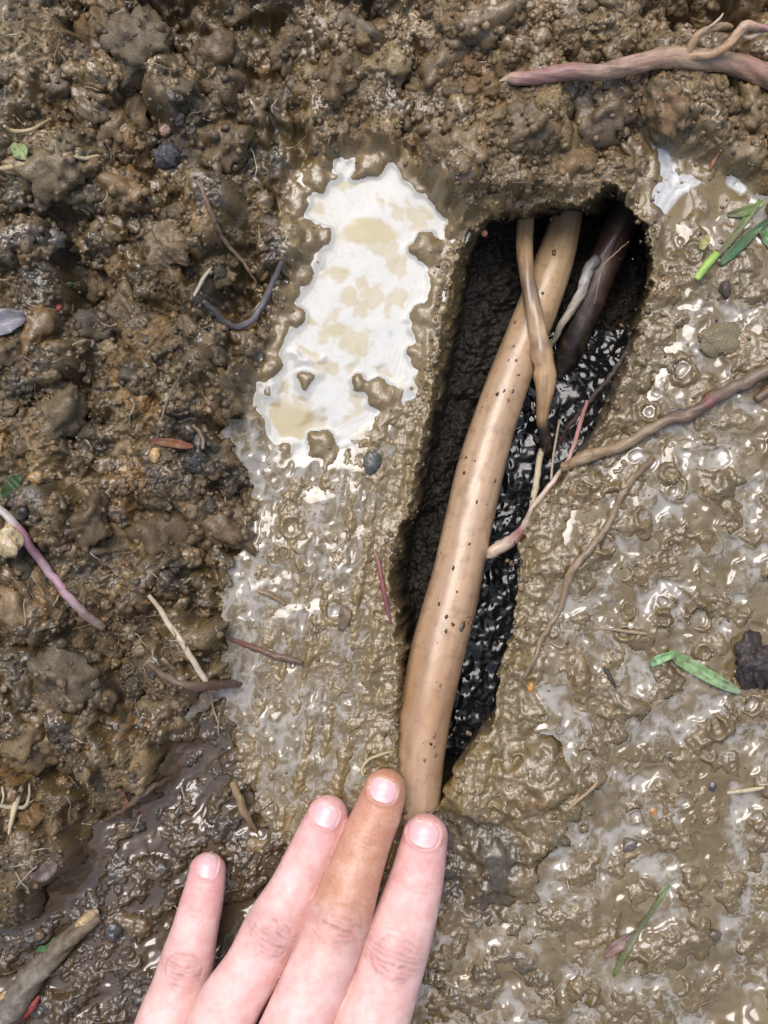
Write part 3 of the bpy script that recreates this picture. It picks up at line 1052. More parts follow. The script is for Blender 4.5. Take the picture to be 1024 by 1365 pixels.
# scars and specks of dirt sticking to the thick root
sv, sf, sc = [], [], []
off = 0
mp, mT_ = catmull(move_root(main_path), 300)
clus = [(rng.integers(40, 285), rng.uniform(0.4, 2.7)) for _ in range(11)]
for k in range(44):
    ic_, ac_ = clus[k % 11] if rng.random() < 0.75 else (rng.integers(40, 285), rng.uniform(0.4, 2.7))
    i = int(np.clip(ic_ + rng.normal() * 4, 36, 290))
    a = float(np.clip(ac_ + rng.normal() * 0.22, 0.25, 2.9))
    p, r = mp[i, :3], mp[i, 3]
    t = mp[i + 1, :3] - mp[i - 1, :3]
    t /= np.linalg.norm(t)
    x = np.cross((0, 0, 1), t)
    x /= np.linalg.norm(x)
    y = np.cross(t, x)
    nrm = math.cos(a) * x + math.sin(a) * y
    ctr = p + nrm * r * 1.0
    sz = rng.uniform(0.00022, 0.0007) * (1.7 if k < 6 else 1)
    m = blob_mesh('tmp', sz, int(k), 1, (1, 1, 1), 0.6)
    c = np.zeros(len(m.vertices) * 3)
    m.vertices.foreach_get('co', c)
    c = c.reshape(-1, 3)
    el = rng.uniform(0.9, 2.2)
    tw_ = np.cross(nrm, t)
    R = np.stack([t * el, tw_, nrm * 0.45], 0)
    sv.append(ctr + c @ R)
    sf.append(np.array([list(pl.vertices) for pl in m.polygons]) + off)
    dk = rng.random()
    sc.append(np.tile(np.array((0.035, 0.02, 0.013)) if dk < 0.6 else np.array((0.19, 0.10, 0.055)), (len(c), 1)))
    off += len(c)
    bpy.data.meshes.remove(m)
sp = mesh_obj('dirt_specks', np_mesh('dirt_specks', np.concatenate(sv), tris=np.concatenate(sf), cols=np.concatenate(sc)), M['stone'], mr)
sp['kind'] = 'stuff'

# --- the thinner roots in the hole
o = tube('crossing_root', pix_path([(700, 235, 21, -26), (701, 285, 23, -24), (699, 328, 22, -21), (703, 368, 21, -18), (709, 400, 22, -17), (715, 432, 23, -16.5), (719, 452, 25, -17), (722, 470, 31, -17.5), (726, 486, 27, -18), (727, 500, 31, -19), (727, 520, 25, -20), (724, 545, 18, -23), (723, 566, 15, -26),
                                    (729, 590, 18, -30), (730, 606, 12, -34)]),
         [(0, (0.46, 0.31, 0.15)), (0.3, (0.44, 0.29, 0.15)), (0.40, (0.17, 0.115, 0.075)), (0.5, (0.27, 0.18, 0.10)), (0.56, (0.46, 0.32, 0.19)), (0.60, (0.20, 0.13, 0.08)), (0.64, (0.44, 0.29, 0.16)), (0.84, (0.38, 0.24, 0.13)), (0.88, (0.025, 0.02, 0.018)), (1, (0.02, 0.018, 0.016))],
         'root', rings=130, seg=24, lump=0.10, seed=8, lscale=0.012)
tag(o, 'thin tan root lying across the upper part of the thick root', 'root')
o = tube('pale_root_stub', pix_path([(796, 345, 15, -27), (785, 360, 15, -27), (776, 385, 14, -27.5), (765, 408, 12, -28.5), (752, 428, 10, -30), (742, 446, 8, -33), (733, 462, 6, -36)]),
         [(0, (0.10, 0.09, 0.09)), (0.25, (0.42, 0.40, 0.39)), (0.5, (0.38, 0.33, 0.27)), (1, (0.42, 0.36, 0.26))], 'bark', rings=50, seg=16, lump=0.25, jit=0.25, seed=11)
tag(o, 'short whitish root stub right of the thick root, under the top rim', 'root')
o = tube('dark_root', pix_path([(850, 255, 46, -30), (828, 300, 44, -31), (806, 350, 42, -32), (788, 400, 40, -33), (768, 450, 36, -36), (745, 500, 30, -42), (722, 550, 26, -50)]),
         [(0, (0.028, 0.014, 0.010)), (0.35, (0.04, 0.018, 0.013)), (0.6, (0.014, 0.009, 0.008)), (1, (0.01, 0.008, 0.007))], 'bark', rings=60, seg=28, lump=0.1, seed=13)  # reddish brown painted darker, nearly black lower down, for the hole's shadow
tag(o, 'dark reddish brown root half hidden in the upper right of the hole', 'root')
o = tube('pale_rootlet', pix_path([(722, 600, 9, -33), (718, 622, 9, -30), (714, 650, 9, -25), (710, 672, 8, -18), (709, 700, 8, -9)]),
         [(0, (0.42, 0.36, 0.23)), (0.6, (0.55, 0.47, 0.33)), (1, (0.45, 0.33, 0.24))], 'straw', rings=40, seg=10, lump=0.12, jit=0.2, seed=14)
tag(o, 'short pale straight rootlet standing out of the black water', 'rootlet')
o = tube('fine_straw', pix_path([(746, 560, 3, -30), (739, 600, 3.4, -26), (736, 625, 3.4, -22), (734, 652, 3, -18)]), [(0, (0.30, 0.22, 0.15)), (1, (0.42, 0.34, 0.25))], 'straw', rings=24, seg=8, seed=15)
tag(o, 'hair thin brown straw over the black water, beside the short pale rootlet', 'straw')
o = tube('fibrous_root', pix_path([(868, 395, 4, -8), (858, 430, 6, -12), (838, 465, 7, -15), (815, 500, 7, -17), (790, 530, 7, -20), (765, 560, 6, -24), (745, 590, 5, -30)]),
         [(0, (0.05, 0.035, 0.03)), (1, (0.06, 0.035, 0.03))], 'bark', rings=60, seg=8, lump=0.25, jit=0.8, seed=16)
tag(o, 'thin black root hanging along the right wall of the hole', 'root')
o = tube('hair_root', pix_path([(838, 322, 2, -18), (818, 340, 2.2, -20), (804, 355, 2.2, -21), (798, 380, 2, -22), (792, 405, 2, -26)]), [(0, (0.34, 0.2, 0.13)), (1, (0.3, 0.18, 0.12))], 'straw', rings=30, seg=6, jit=0.6, seed=17)
tag(o, 'hair fine reddish root in front of the dark reddish brown root', 'rootlet')

# --- the pale forked root at the top right, partly in the air
fr = empty('forked_root', P(900, 80, 0.012))


def rel(o, path):
    return [(x - o.location.x, y - o.location.y, z - o.location.z, r) for x, y, z, r in path]


tag(fr, 'pinkish brown forked root reaching in from the right edge over the hollow', 'root')
tube('stem', rel(fr, pix_path([(664, 110, 2, 14.5), (673, 108, 7, 15), (684, 106, 16, 15.5), (705, 104, 19, 15.8), (735, 101, 20, 16), (770, 97, 21, 16.4), (800, 95, 21, 16.5), (830, 90, 23, 17), (860, 82, 25, 17), (890, 75, 27, 17),
                               (915, 74, 29, 16.5), (945, 78, 28, 15.5), (975, 85, 29, 14), (1005, 95, 31, 13), (1040, 108, 32, 12), (1085, 125, 33, 6)])),
     [(0, (0.45, 0.36, 0.25)), (0.03, (0.44, 0.30, 0.21)), (0.07, (0.28, 0.145, 0.125)), (0.24, (0.25, 0.135, 0.11)), (0.27, (0.24, 0.16, 0.11)), (0.31, (0.28, 0.18, 0.13)), (0.45, (0.30, 0.185, 0.12)), (0.60, (0.34, 0.235, 0.145)), (0.75, (0.30, 0.17, 0.115)), (1, (0.24, 0.14, 0.10))],
     'bark', fr, rings=170, seg=28, lump=0.14, jit=0.25, seed=21, lscale=0.008)
tube('branch', rel(fr, pix_path([(915, 78, 12, 18), (938, 74, 12, 20), (958, 69, 12, 21), (972, 60, 12, 22), (981, 48, 12, 23), (990, 38, 14, 23.5), (998, 33, 13, 23.5), (1012, 36, 9, 23), (1040, 41, 7, 22)])),
     [(0, (0.36, 0.24, 0.14)), (0.4, (0.42, 0.25, 0.13)), (0.7, (0.44, 0.30, 0.21)), (0.8, (0.42, 0.20, 0.19)), (1, (0.40, 0.16, 0.17))], 'bark', fr, rings=70, seg=16, lump=0.15, jit=0.25, seed=22)
tube('branch', rel(fr, pix_path([(916, 76, 11, 18), (921, 62, 11, 20), (929, 50, 10, 21.5), (940, 41, 10, 22), (955, 37, 9, 22), (968, 35, 9, 21), (976, 36, 6, 20)])),
     [(0, (0.34, 0.22, 0.12)), (0.6, (0.38, 0.26, 0.15)), (1, (0.26, 0.17, 0.10))], 'bark', fr, rings=60, seg=14, lump=0.16, jit=0.3, seed=23)
tube('rootlet', rel(fr, pix_path([(936, 44, 4, 22), (950, 33, 4, 24), (960, 24, 3.5, 25), (964, 18, 2, 25)])), [(0, (0.36, 0.25, 0.16)), (1, (0.46, 0.36, 0.27))], 'straw', fr, rings=20, seg=8, lump=0.2, seed=24)
tube('rootlet', rel(fr, pix_path([(985, 46, 3, 22), (998, 50, 7, 21), (1012, 44, 8, 21), (1024, 38, 6, 20)])), [(0, (0.46, 0.36, 0.24)), (1, (0.46, 0.36, 0.24))], 'straw', fr, rings=20, seg=8, lump=0.2, seed=25)

# --- stems lying on the mud: name, category, label, path, colours, material, options
ITEMS = []
lay = [
    ('long_twig', 'twig', 'long dark twig with a red scar between the right edge and the hole',
     [(1050, 478, 17), (1005, 503, 18), (965, 524, 17), (930, 546, 16), (895, 560, 15), (860, 576, 14), (830, 594, 14), (800, 604, 15), (775, 612, 16), (750, 622, 13)],
     [(0, (0.13, 0.09, 0.055)), (0.32, (0.14, 0.09, 0.06)), (0.36, (0.17, 0.055, 0.05)), (0.40, (0.12, 0.07, 0.05)), (0.65, (0.19, 0.13, 0.075)), (0.9, (0.28, 0.19, 0.10)), (1, (0.26, 0.17, 0.09))], 'twig', dict(rings=120, seg=16, lump=0.2, jit=0.35), 40),
    ('bent_twig', 'twig', 'thin muddy twig bending down the bank right of the hole',
     [(872, 610, 8), (850, 632, 10), (832, 655, 10), (820, 680, 9), (803, 712, 9), (780, 740, 10), (764, 758, 11), (752, 790, 9), (745, 815, 8), (730, 838, 8), (715, 870, 7), (700, 902, 5)],
     [(0, (0.17, 0.11, 0.06)), (0.4, (0.22, 0.155, 0.09)), (0.7, (0.24, 0.17, 0.10)), (1, (0.2, 0.14, 0.08))], 'twig', dict(rings=110, seg=12, lump=0.25, jit=0.5), 41),
    ('pink_twig', 'twig', 'pinkish purple bare stem slanting down the left bank from the left edge',
     [(-20, 660, 9), (4, 682, 10), (22, 702, 12), (40, 728, 11), (58, 752, 11), (78, 778, 11), (98, 803, 12), (118, 822, 12), (136, 836, 11)],
     [(0, (0.42, 0.38, 0.33)), (0.2, (0.44, 0.40, 0.36)), (0.3, (0.36, 0.16, 0.22)), (0.45, (0.33, 0.17, 0.21)), (0.52, (0.36, 0.27, 0.26)), (0.65, (0.40, 0.22, 0.28)), (0.8, (0.34, 0.24, 0.24)), (1, (0.24, 0.18, 0.13))], 'bark', dict(rings=90, seg=14, lump=0.13, jit=0.25), 42),
    ('pale_straw', 'straw', 'pale stiff straw standing out against the lower left bank',
     [(199, 794, 5), (212, 810, 7), (226, 833, 8), (242, 855, 8), (257, 880, 8), (274, 908, 8)], [(0, (0.46, 0.38, 0.26)), (0.3, (0.42, 0.34, 0.22)), (1, (0.52, 0.45, 0.33))], 'straw', dict(rings=50, seg=10, lump=0.14, jit=0.15), 43),
    ('dark_stick', 'twig', 'dark brown crooked stick lying under the lower end of the pale straw',
     [(200, 885, 6), (225, 904, 10), (250, 914, 12), (275, 914, 13), (300, 912, 11), (322, 911, 7)], [(0, (0.12, 0.075, 0.045)), (1, (0.10, 0.06, 0.04))], 'twig', dict(rings=60, seg=12, lump=0.25, jit=0.4), 44),
    ('reddish_twig', 'twig', 'short reddish brown twig pointing from the left bank onto the wet shelf',
     [(300, 848, 5), (318, 856, 7), (335, 862, 8), (352, 868, 8), (372, 876, 9), (392, 880, 9), (402, 884, 6)], [(0, (0.14, 0.08, 0.05)), (0.3, (0.20, 0.065, 0.05)), (0.6, (0.13, 0.07, 0.045)), (1, (0.11, 0.07, 0.04))], 'twig', dict(rings=60, seg=12, lump=0.25, jit=0.3), 45),
    ('brown_rootlet', 'rootlet', 'brown hair thin root hanging down the bank left of the whitish puddle',
     [(262, 240, 4), (270, 255, 5), (280, 280, 6), (290, 305, 7), (302, 325, 6), (318, 342, 5), (332, 360, 5), (342, 378, 3)], [(0, (0.17, 0.11, 0.07)), (0.5, (0.24, 0.16, 0.11)), (1, (0.22, 0.13, 0.07))], 'twig', dict(rings=60, seg=8, lump=0.2, jit=0.4), 46),
    ('hooked_root', 'root', 'dark grey hooked root left of the whitish puddle',
     [(375, 350, 6), (366, 372, 8), (355, 395, 9), (345, 415, 9), (332, 430, 9), (315, 436, 9), (298, 428, 8), (285, 414, 8), (272, 402, 6)], [(0, (0.09, 0.08, 0.085)), (0.5, (0.12, 0.11, 0.115)), (1, (0.08, 0.07, 0.07))], 'twig', dict(rings=70, seg=12, lump=0.2, jit=0.3), 47),
    ('pale_splinter', 'splinter', 'pale upright splinter inside the hook of the dark grey root',
     [(257, 398, 3), (264, 385, 5), (272, 370, 5), (281, 358, 3)], [(0, (0.34, 0.29, 0.22)), (1, (0.4, 0.34, 0.26))], 'straw', dict(rings=20, seg=8, lump=0.2), 48),
    ('yellow_straw', 'straw', 'long yellowish straw at the left edge, just below the small round leaf',
     [(-20, 228, 7), (10, 224, 7), (40, 218, 7), (65, 212, 7), (90, 208, 6), (112, 211, 5), (132, 208, 4)], [(0, (0.42, 0.33, 0.17)), (0.5, (0.36, 0.27, 0.13)), (1, (0.46, 0.38, 0.22))], 'straw', dict(rings=50, seg=10, lump=0.14, jit=0.3), 49),
    ('curved_straw', 'straw', 'thin yellowish curved rootlet at the left edge, above the small round leaf',
     [(5, 168, 4), (15, 174, 5), (30, 175, 5), (42, 173, 5), (55, 166, 4), (68, 158, 4)], [(0, (0.42, 0.33, 0.17)), (1, (0.36, 0.28, 0.15))], 'straw', dict(rings=40, seg=8, lump=0.15, jit=0.4), 50),
    ('thin_dark_rootlet', 'rootlet', 'thin dark rootlet running straight down to the orange bark chip',
     [(250, 480, 3), (238, 505, 3), (225, 530, 3.4), (215, 560, 3.4), (209, 588, 3)], [(0, (0.12, 0.085, 0.06)), (1, (0.25, 0.2, 0.15))], 'twig', dict(rings=40, seg=6, jit=0.4), 51),
    ('curled_rootlet', 'rootlet', 'short curled brown rootlet right of the orange bark chip',
     [(258, 567, 4), (264, 574, 5), (270, 585, 5), (271, 598, 4)], [(0, (0.22, 0.15, 0.09)), (1, (0.25, 0.18, 0.11))], 'twig', dict(rings=24, seg=8, jit=0.3), 52),
    ('tan_twig', 'twig', 'short tan twig pressed into the mud above the little finger',
     [(310, 1044, 9), (317, 1058, 11), (324, 1078, 11), (334, 1096, 8), (342, 1108, 5)], [(0, (0.26, 0.18, 0.09)), (0.5, (0.21, 0.14, 0.07)), (1, (0.15, 0.1, 0.05))], 'twig', dict(rings=40, seg=10, lump=0.25, jit=0.3), 53),
    ('slanting_twig', 'twig', 'thin brown twig slanting up along the ridge in the dark trough',
     [(140, 1095, 5), (165, 1078, 7), (188, 1060, 8), (210, 1045, 7), (228, 1036, 4)], [(0, (0.11, 0.07, 0.045)), (1, (0.17, 0.11, 0.06))], 'twig', dict(rings=50, seg=10, lump=0.3, jit=0.5), 54),
    ('red_rootlet', 'rootlet', 'dark red thin root along the left rim of the hole',
     [(499, 733, 4), (504, 748, 6), (508, 768, 6), (512, 790, 6), (517, 812, 5), (521, 830, 4)], [(0, (0.22, 0.14, 0.1)), (0.3, (0.26, 0.06, 0.075)), (1, (0.20, 0.06, 0.07))], 'twig', dict(rings=40, seg=8, lump=0.15, jit=0.2), 55),
    ('looped_rootlet', 'rootlet', 'pale looping rootlet at the tip of the middle finger',
     [(484, 1034, 4), (483, 1024, 4), (490, 1014, 4.4), (502, 1008, 4.4), (514, 1004, 4), (524, 1002, 3)], [(0, (0.44, 0.36, 0.2)), (1, (0.36, 0.28, 0.16))], 'straw', dict(rings=30, seg=8, jit=0.2), 56),
    ('flat_straw', 'straw', 'short brownish straw lying in the water film left of the pale green blade',
     [(792, 838, 3), (815, 839, 4), (838, 842, 5), (862, 845, 4)], [(0, (0.2, 0.145, 0.08)), (1, (0.28, 0.21, 0.13))], 'straw', dict(rings=24, seg=8, lump=0.15), 57),
    ('short_straw', 'straw', 'short pale straw near the right edge below the dark clod',
     [(970, 1057, 5), (985, 1055, 6), (1000, 1053, 6), (1018, 1050, 4)], [(0, (0.46, 0.38, 0.25)), (1, (0.44, 0.36, 0.22))], 'straw', dict(rings=20, seg=8, lump=0.15), 58),
    ('top_straw', 'straw', 'pale straw end poking in at the top edge',
     [(652, -25, 8), (656, -5, 9), (659, 12, 8), (661, 22, 6)], [(0, (0.42, 0.34, 0.24)), (1, (0.46, 0.4, 0.3))], 'straw', dict(rings=20, seg=8, lump=0.15), 59),
    ('arched_rootlet', 'rootlet', 'arched tan rootlet on the lumpy mud right of the hole end',
     [(757, 1078, 4), (772, 1066, 5), (788, 1052, 5), (797, 1040, 4)], [(0, (0.27, 0.19, 0.10)), (1, (0.30, 0.21, 0.12))], 'straw', dict(rings=30, seg=8, jit=0.4), 60),
    ('orange_rootlet', 'rootlet', 'orange thin rootlet dipping into the small puddle at the right',
     [(961, 200, 3), (955, 210, 4), (950, 218, 6), (947, 226, 4)], [(0, (0.3, 0.19, 0.1)), (1, (0.36, 0.12, 0.06))], 'straw', dict(rings=20, seg=8, jit=0.3), 61),
    ('dark_splinter', 'splinter', 'small dark splinter beside the red scar of the long twig',
     [(884, 556, 4), (900, 551, 8), (915, 547, 7), (928, 541, 4)], [(0, (0.045, 0.035, 0.04)), (1, (0.06, 0.04, 0.045))], 'twig', dict(rings=20, seg=8, lump=0.3), 62),
    ('black_twig', 'twig', 'small black twig lying left of the pale green blade',
     [(806, 890, 4), (812, 900, 6), (818, 911, 5), (821, 916, 3)], [(0, (0.03, 0.028, 0.026)), (1, (0.04, 0.035, 0.03))], 'twig', dict(rings=16, seg=8, lump=0.3), 63),
    ('bent_rootlet', 'rootlet', 'bent brown rootlet half sunk in the shelf below the whitish puddle',
     [(345, 788, 6), (356, 791, 7), (368, 797, 7), (380, 806, 5)], [(0, (0.24, 0.17, 0.09)), (1, (0.22, 0.15, 0.08))], 'twig', dict(rings=24, seg=8, lump=0.2, jit=0.3), 64),
    ('hanging_rootlet', 'rootlet', 'thin winding rootlet hanging below the pale straw',
     [(276, 915, 4), (282, 930, 3.4), (284, 945, 3), (290, 960, 3), (292, 980, 2.6)], [(0, (0.40, 0.32, 0.21)), (1, (0.26, 0.2, 0.13))], 'straw', dict(rings=40, seg=6, jit=0.6), 65),
    ('brown_stick', 'twig', 'stubby brown stick at the right edge just below the long twig',
     [(1040, 506, 13), (1024, 520, 14), (1008, 532, 12)], [(0, (0.11, 0.06, 0.035)), (1, (0.13, 0.075, 0.045))], 'twig', dict(rings=24, seg=12, lump=0.25), 66),
]
for name, cat, label, pts, cols, mat, kw, seed in lay:
    for (xa, ya, _w), (xb, yb, _v) in zip(pts[:-1], pts[1:]):
        ITEMS += [(xa, ya), ((xa + xb) / 2, (ya + yb) / 2), (xb, yb)]
    n = max(8, int(sum(math.hypot(b[0] - a[0], b[1] - a[1]) for a, b in zip(pts[:-1], pts[1:])) / 14))
    o = tube(name, ground_path(pts, 0.45, n), cols, mat, seed=seed, **kw)
    tag(o, label, cat)

# --- branched pale root on the left edge
br = empty('branched_root', on(22, 1070))
tag(br, 'pale branching root scrap on the dark mud at the left edge', 'root')


def lay_rel(pts, lift, n):
    return rel(br, ground_path(pts, lift, n))


tube('stem', lay_rel([(32, 1040, 6), (26, 1056, 8), (20, 1075, 8), (15, 1095, 6), (12, 1112, 3)], 1.0, 8), [(0, (0.50, 0.42, 0.28)), (1, (0.40, 0.31, 0.17))], 'straw', br, rings=40, seg=10, lump=0.2, seed=71)
tube('rootlet', lay_rel([(-12, 1070, 5), (5, 1075, 5), (20, 1076, 5), (34, 1075, 5), (38, 1062, 4), (39, 1046, 3), (37, 1036, 2.5)], 1.3, 9), [(0, (0.46, 0.40, 0.27)), (1, (0.48, 0.42, 0.3))], 'straw', br, rings=40, seg=8, jit=0.3, seed=72)
tube('rootlet', lay_rel([(34, 1075, 3), (31, 1086, 3), (27, 1098, 2.4)], 1.2, 5), [(0, (0.40, 0.36, 0.2)), (1, (0.3, 0.26, 0.14))], 'straw', br, rings=20, seg=8, jit=0.4, seed=73)
tube('rootlet', lay_rel([(3, 1050, 3), (5, 1062, 3), (2, 1070, 2.6)], 1.2, 5), [(0, (0.46, 0.40, 0.3)), (1, (0.4, 0.34, 0.22))], 'straw', br, rings=20, seg=8, jit=0.4, seed=74)

# --- the split stick at the lower left
st = empty('split_stick', on(65, 1290))
tag(st, 'thick split stick with bare tan wood in the lower left corner', 'stick')
tube('bark_side', rel(st, ground_path([(-30, 1395, 34), (10, 1350, 36), (45, 1305, 34), (75, 1268, 28), (105, 1240, 22), (130, 1222, 12)], 0.35, 10)),
     [(0, (0.10, 0.085, 0.07)), (0.5, (0.14, 0.12, 0.09)), (0.8, (0.13, 0.10, 0.065)), (1, (0.13, 0.09, 0.055))], 'wood', st, rings=90, seg=20, lump=0.25, jit=0.15, seed=75)
tube('bare_wood', rel(st, ground_path([(-34, 1370, 12), (0, 1338, 16), (25, 1318, 15), (48, 1295, 13), (60, 1280, 8)], 1.7, 8)), [(0, (0.40, 0.28, 0.13)), (1, (0.46, 0.34, 0.18))], 'wood', st, rings=60, seg=12, lump=0.35, squash=0.6, seed=76)
tube('bare_wood', rel(st, ground_path([(80, 1262, 8), (95, 1246, 11), (110, 1230, 13), (122, 1219, 13), (130, 1215, 8)], 1.3, 7)), [(0, (0.36, 0.25, 0.12)), (1, (0.46, 0.34, 0.18))], 'wood', st, rings=40, seg=12, lump=0.35, squash=0.6, seed=77)
tube('red_bark', rel(st, ground_path([(20, 1366, 8), (32, 1352, 12), (44, 1340, 11), (52, 1328, 5)], 1.2, 6)), [(0, (0.26, 0.035, 0.025)), (1, (0.20, 0.03, 0.025))], 'wood', st, rings=30, seg=10, lump=0.3, squash=0.7, seed=78)


# ------------------------------------------------------------------ leaves, grass, bark chips
def blade(name, pts, cols, mat='leaf', parent=None, fold=0.35, thick=0.00018, n=26, lift=0.6, z=None, seed=0, twist=0.0):
    """a grass blade or leaf: (px,py,width px), folded along the midrib, with real thickness"""
    c, T = catmull([(a, b, 0, w) for a, b, w in pts], n)
    path = []
    for px, py, _z, w in c:
        if z is None:
            path.append(on(px, py, 0.0005 * lift + 0.0002, 0.0012))
        else:
            path.append(Vector(P(px, py, z)))
    zz_ = np.array([p.z for p in path])
    for _ in range(4):
        zz_[1:-1] = np.maximum((zz_[:-2] + zz_[2:]) / 2, zz_[1:-1])
    vs, tcs, cl = [], [], []
    m = 7
    ctab_t = [a for a, _ in cols]
    ctab = np.array([b for _, b in cols], float)
    for i in range(n):
        a = c[max(i - 1, 0), :2]
        b = c[min(i + 1, n - 1), :2]
        d = np.array((b[0] - a[0], -(b[1] - a[1])))
        d /= np.linalg.norm(d) + 1e-9
        nx, ny = -d[1], d[0]
        w = c[i, 3] * 0.5 * S
        x0, y0, _ = P(c[i, 0], c[i, 1], zz_[i])
        tw_ = twist * (i / n)
        for j in range(m):
            f = -1 + 2 * j / (m - 1)
            zo = w * fold * abs(f) + w * 0.15 * math.sin(i * 0.7 + seed) * f + w * f * math.sin(tw_)
            vs.append((x0 + nx * f * w, y0 + ny * f * w, zz_[i] + zo))
            tcs.append((T[i] / 30.0, f, seed))
            cl.append([np.interp(i / (n - 1), ctab_t, ctab[:, q]) * (1.15 if abs(f) < 0.1 else 1.0) for q in range(3)])
    vs = np.array(vs)
    N = len(vs)
    lo = vs.copy()
    lo[:, 2] -= thick
    g = np.arange(N).reshape(n, m)
    q = np.stack([g[:-1, :-1], g[:-1, 1:], g[1:, 1:], g[1:, :-1]], -1).reshape(-1, 4)
    q2 = q[:, ::-1] + N
    bd = list(g[0, :]) + list(g[1:, -1]) + list(g[-1, -2::-1]) + list(g[-2:0:-1, 0])
    ed = np.array([(bd[k], bd[k - 1], bd[k - 1] + N, bd[k] + N) for k in range(len(bd))])
    me = np_mesh(name, np.concatenate([vs, lo]), np.concatenate([q, q2, ed]), cols=np.tile(np.array(cl), (2, 1)), vecs={'tc': np.tile(np.array(tcs), (2, 1))})
    return mesh_obj(name, me, M[mat], parent)


G1, G2, G3 = (0.20, 0.38, 0.13), (0.10, 0.22, 0.05), (0.05, 0.14, 0.045)
gb = empty('grass_blade', on(920, 895))
tag(gb, 'pale green broken grass blade lying left of the dark clod', 'grass blade')


def brel(o, par):
    o.parent = par
    o.location = -par.location
    return o


brel(blade('blade_piece', [(893, 868, 4), (905, 878, 16), (925, 890, 18), (948, 903, 17), (968, 914, 13), (988, 923, 6)], [(0, (0.25, 0.40, 0.16)), (0.6, (0.23, 0.37, 0.15)), (0.93, (0.26, 0.37, 0.19)), (1, (0.45, 0.40, 0.30))], seed=1, lift=2.5), gb)
brel(blade('bent_tip', [(867, 886, 8), (876, 880, 12), (886, 876, 12), (897, 873, 7)], [(0, (0.22, 0.44, 0.22)), (1, (0.30, 0.50, 0.2))], seed=2, lift=2.0, n=14), gb)
o = tube('green_stem', ground_path([(929, 371, 9), (938, 359, 11), (948, 347, 11), (955, 339, 10)], 0.9, 6), [(0, (0.36, 0.5, 0.14)), (0.2, (0.27, 0.42, 0.09)), (1, (0.25, 0.38, 0.08))], 'straw', rings=24, seg=12, lump=0.08, seed=81)
tag(o, 'bright green cut stem end beside the small puddle at the right', 'grass stem')
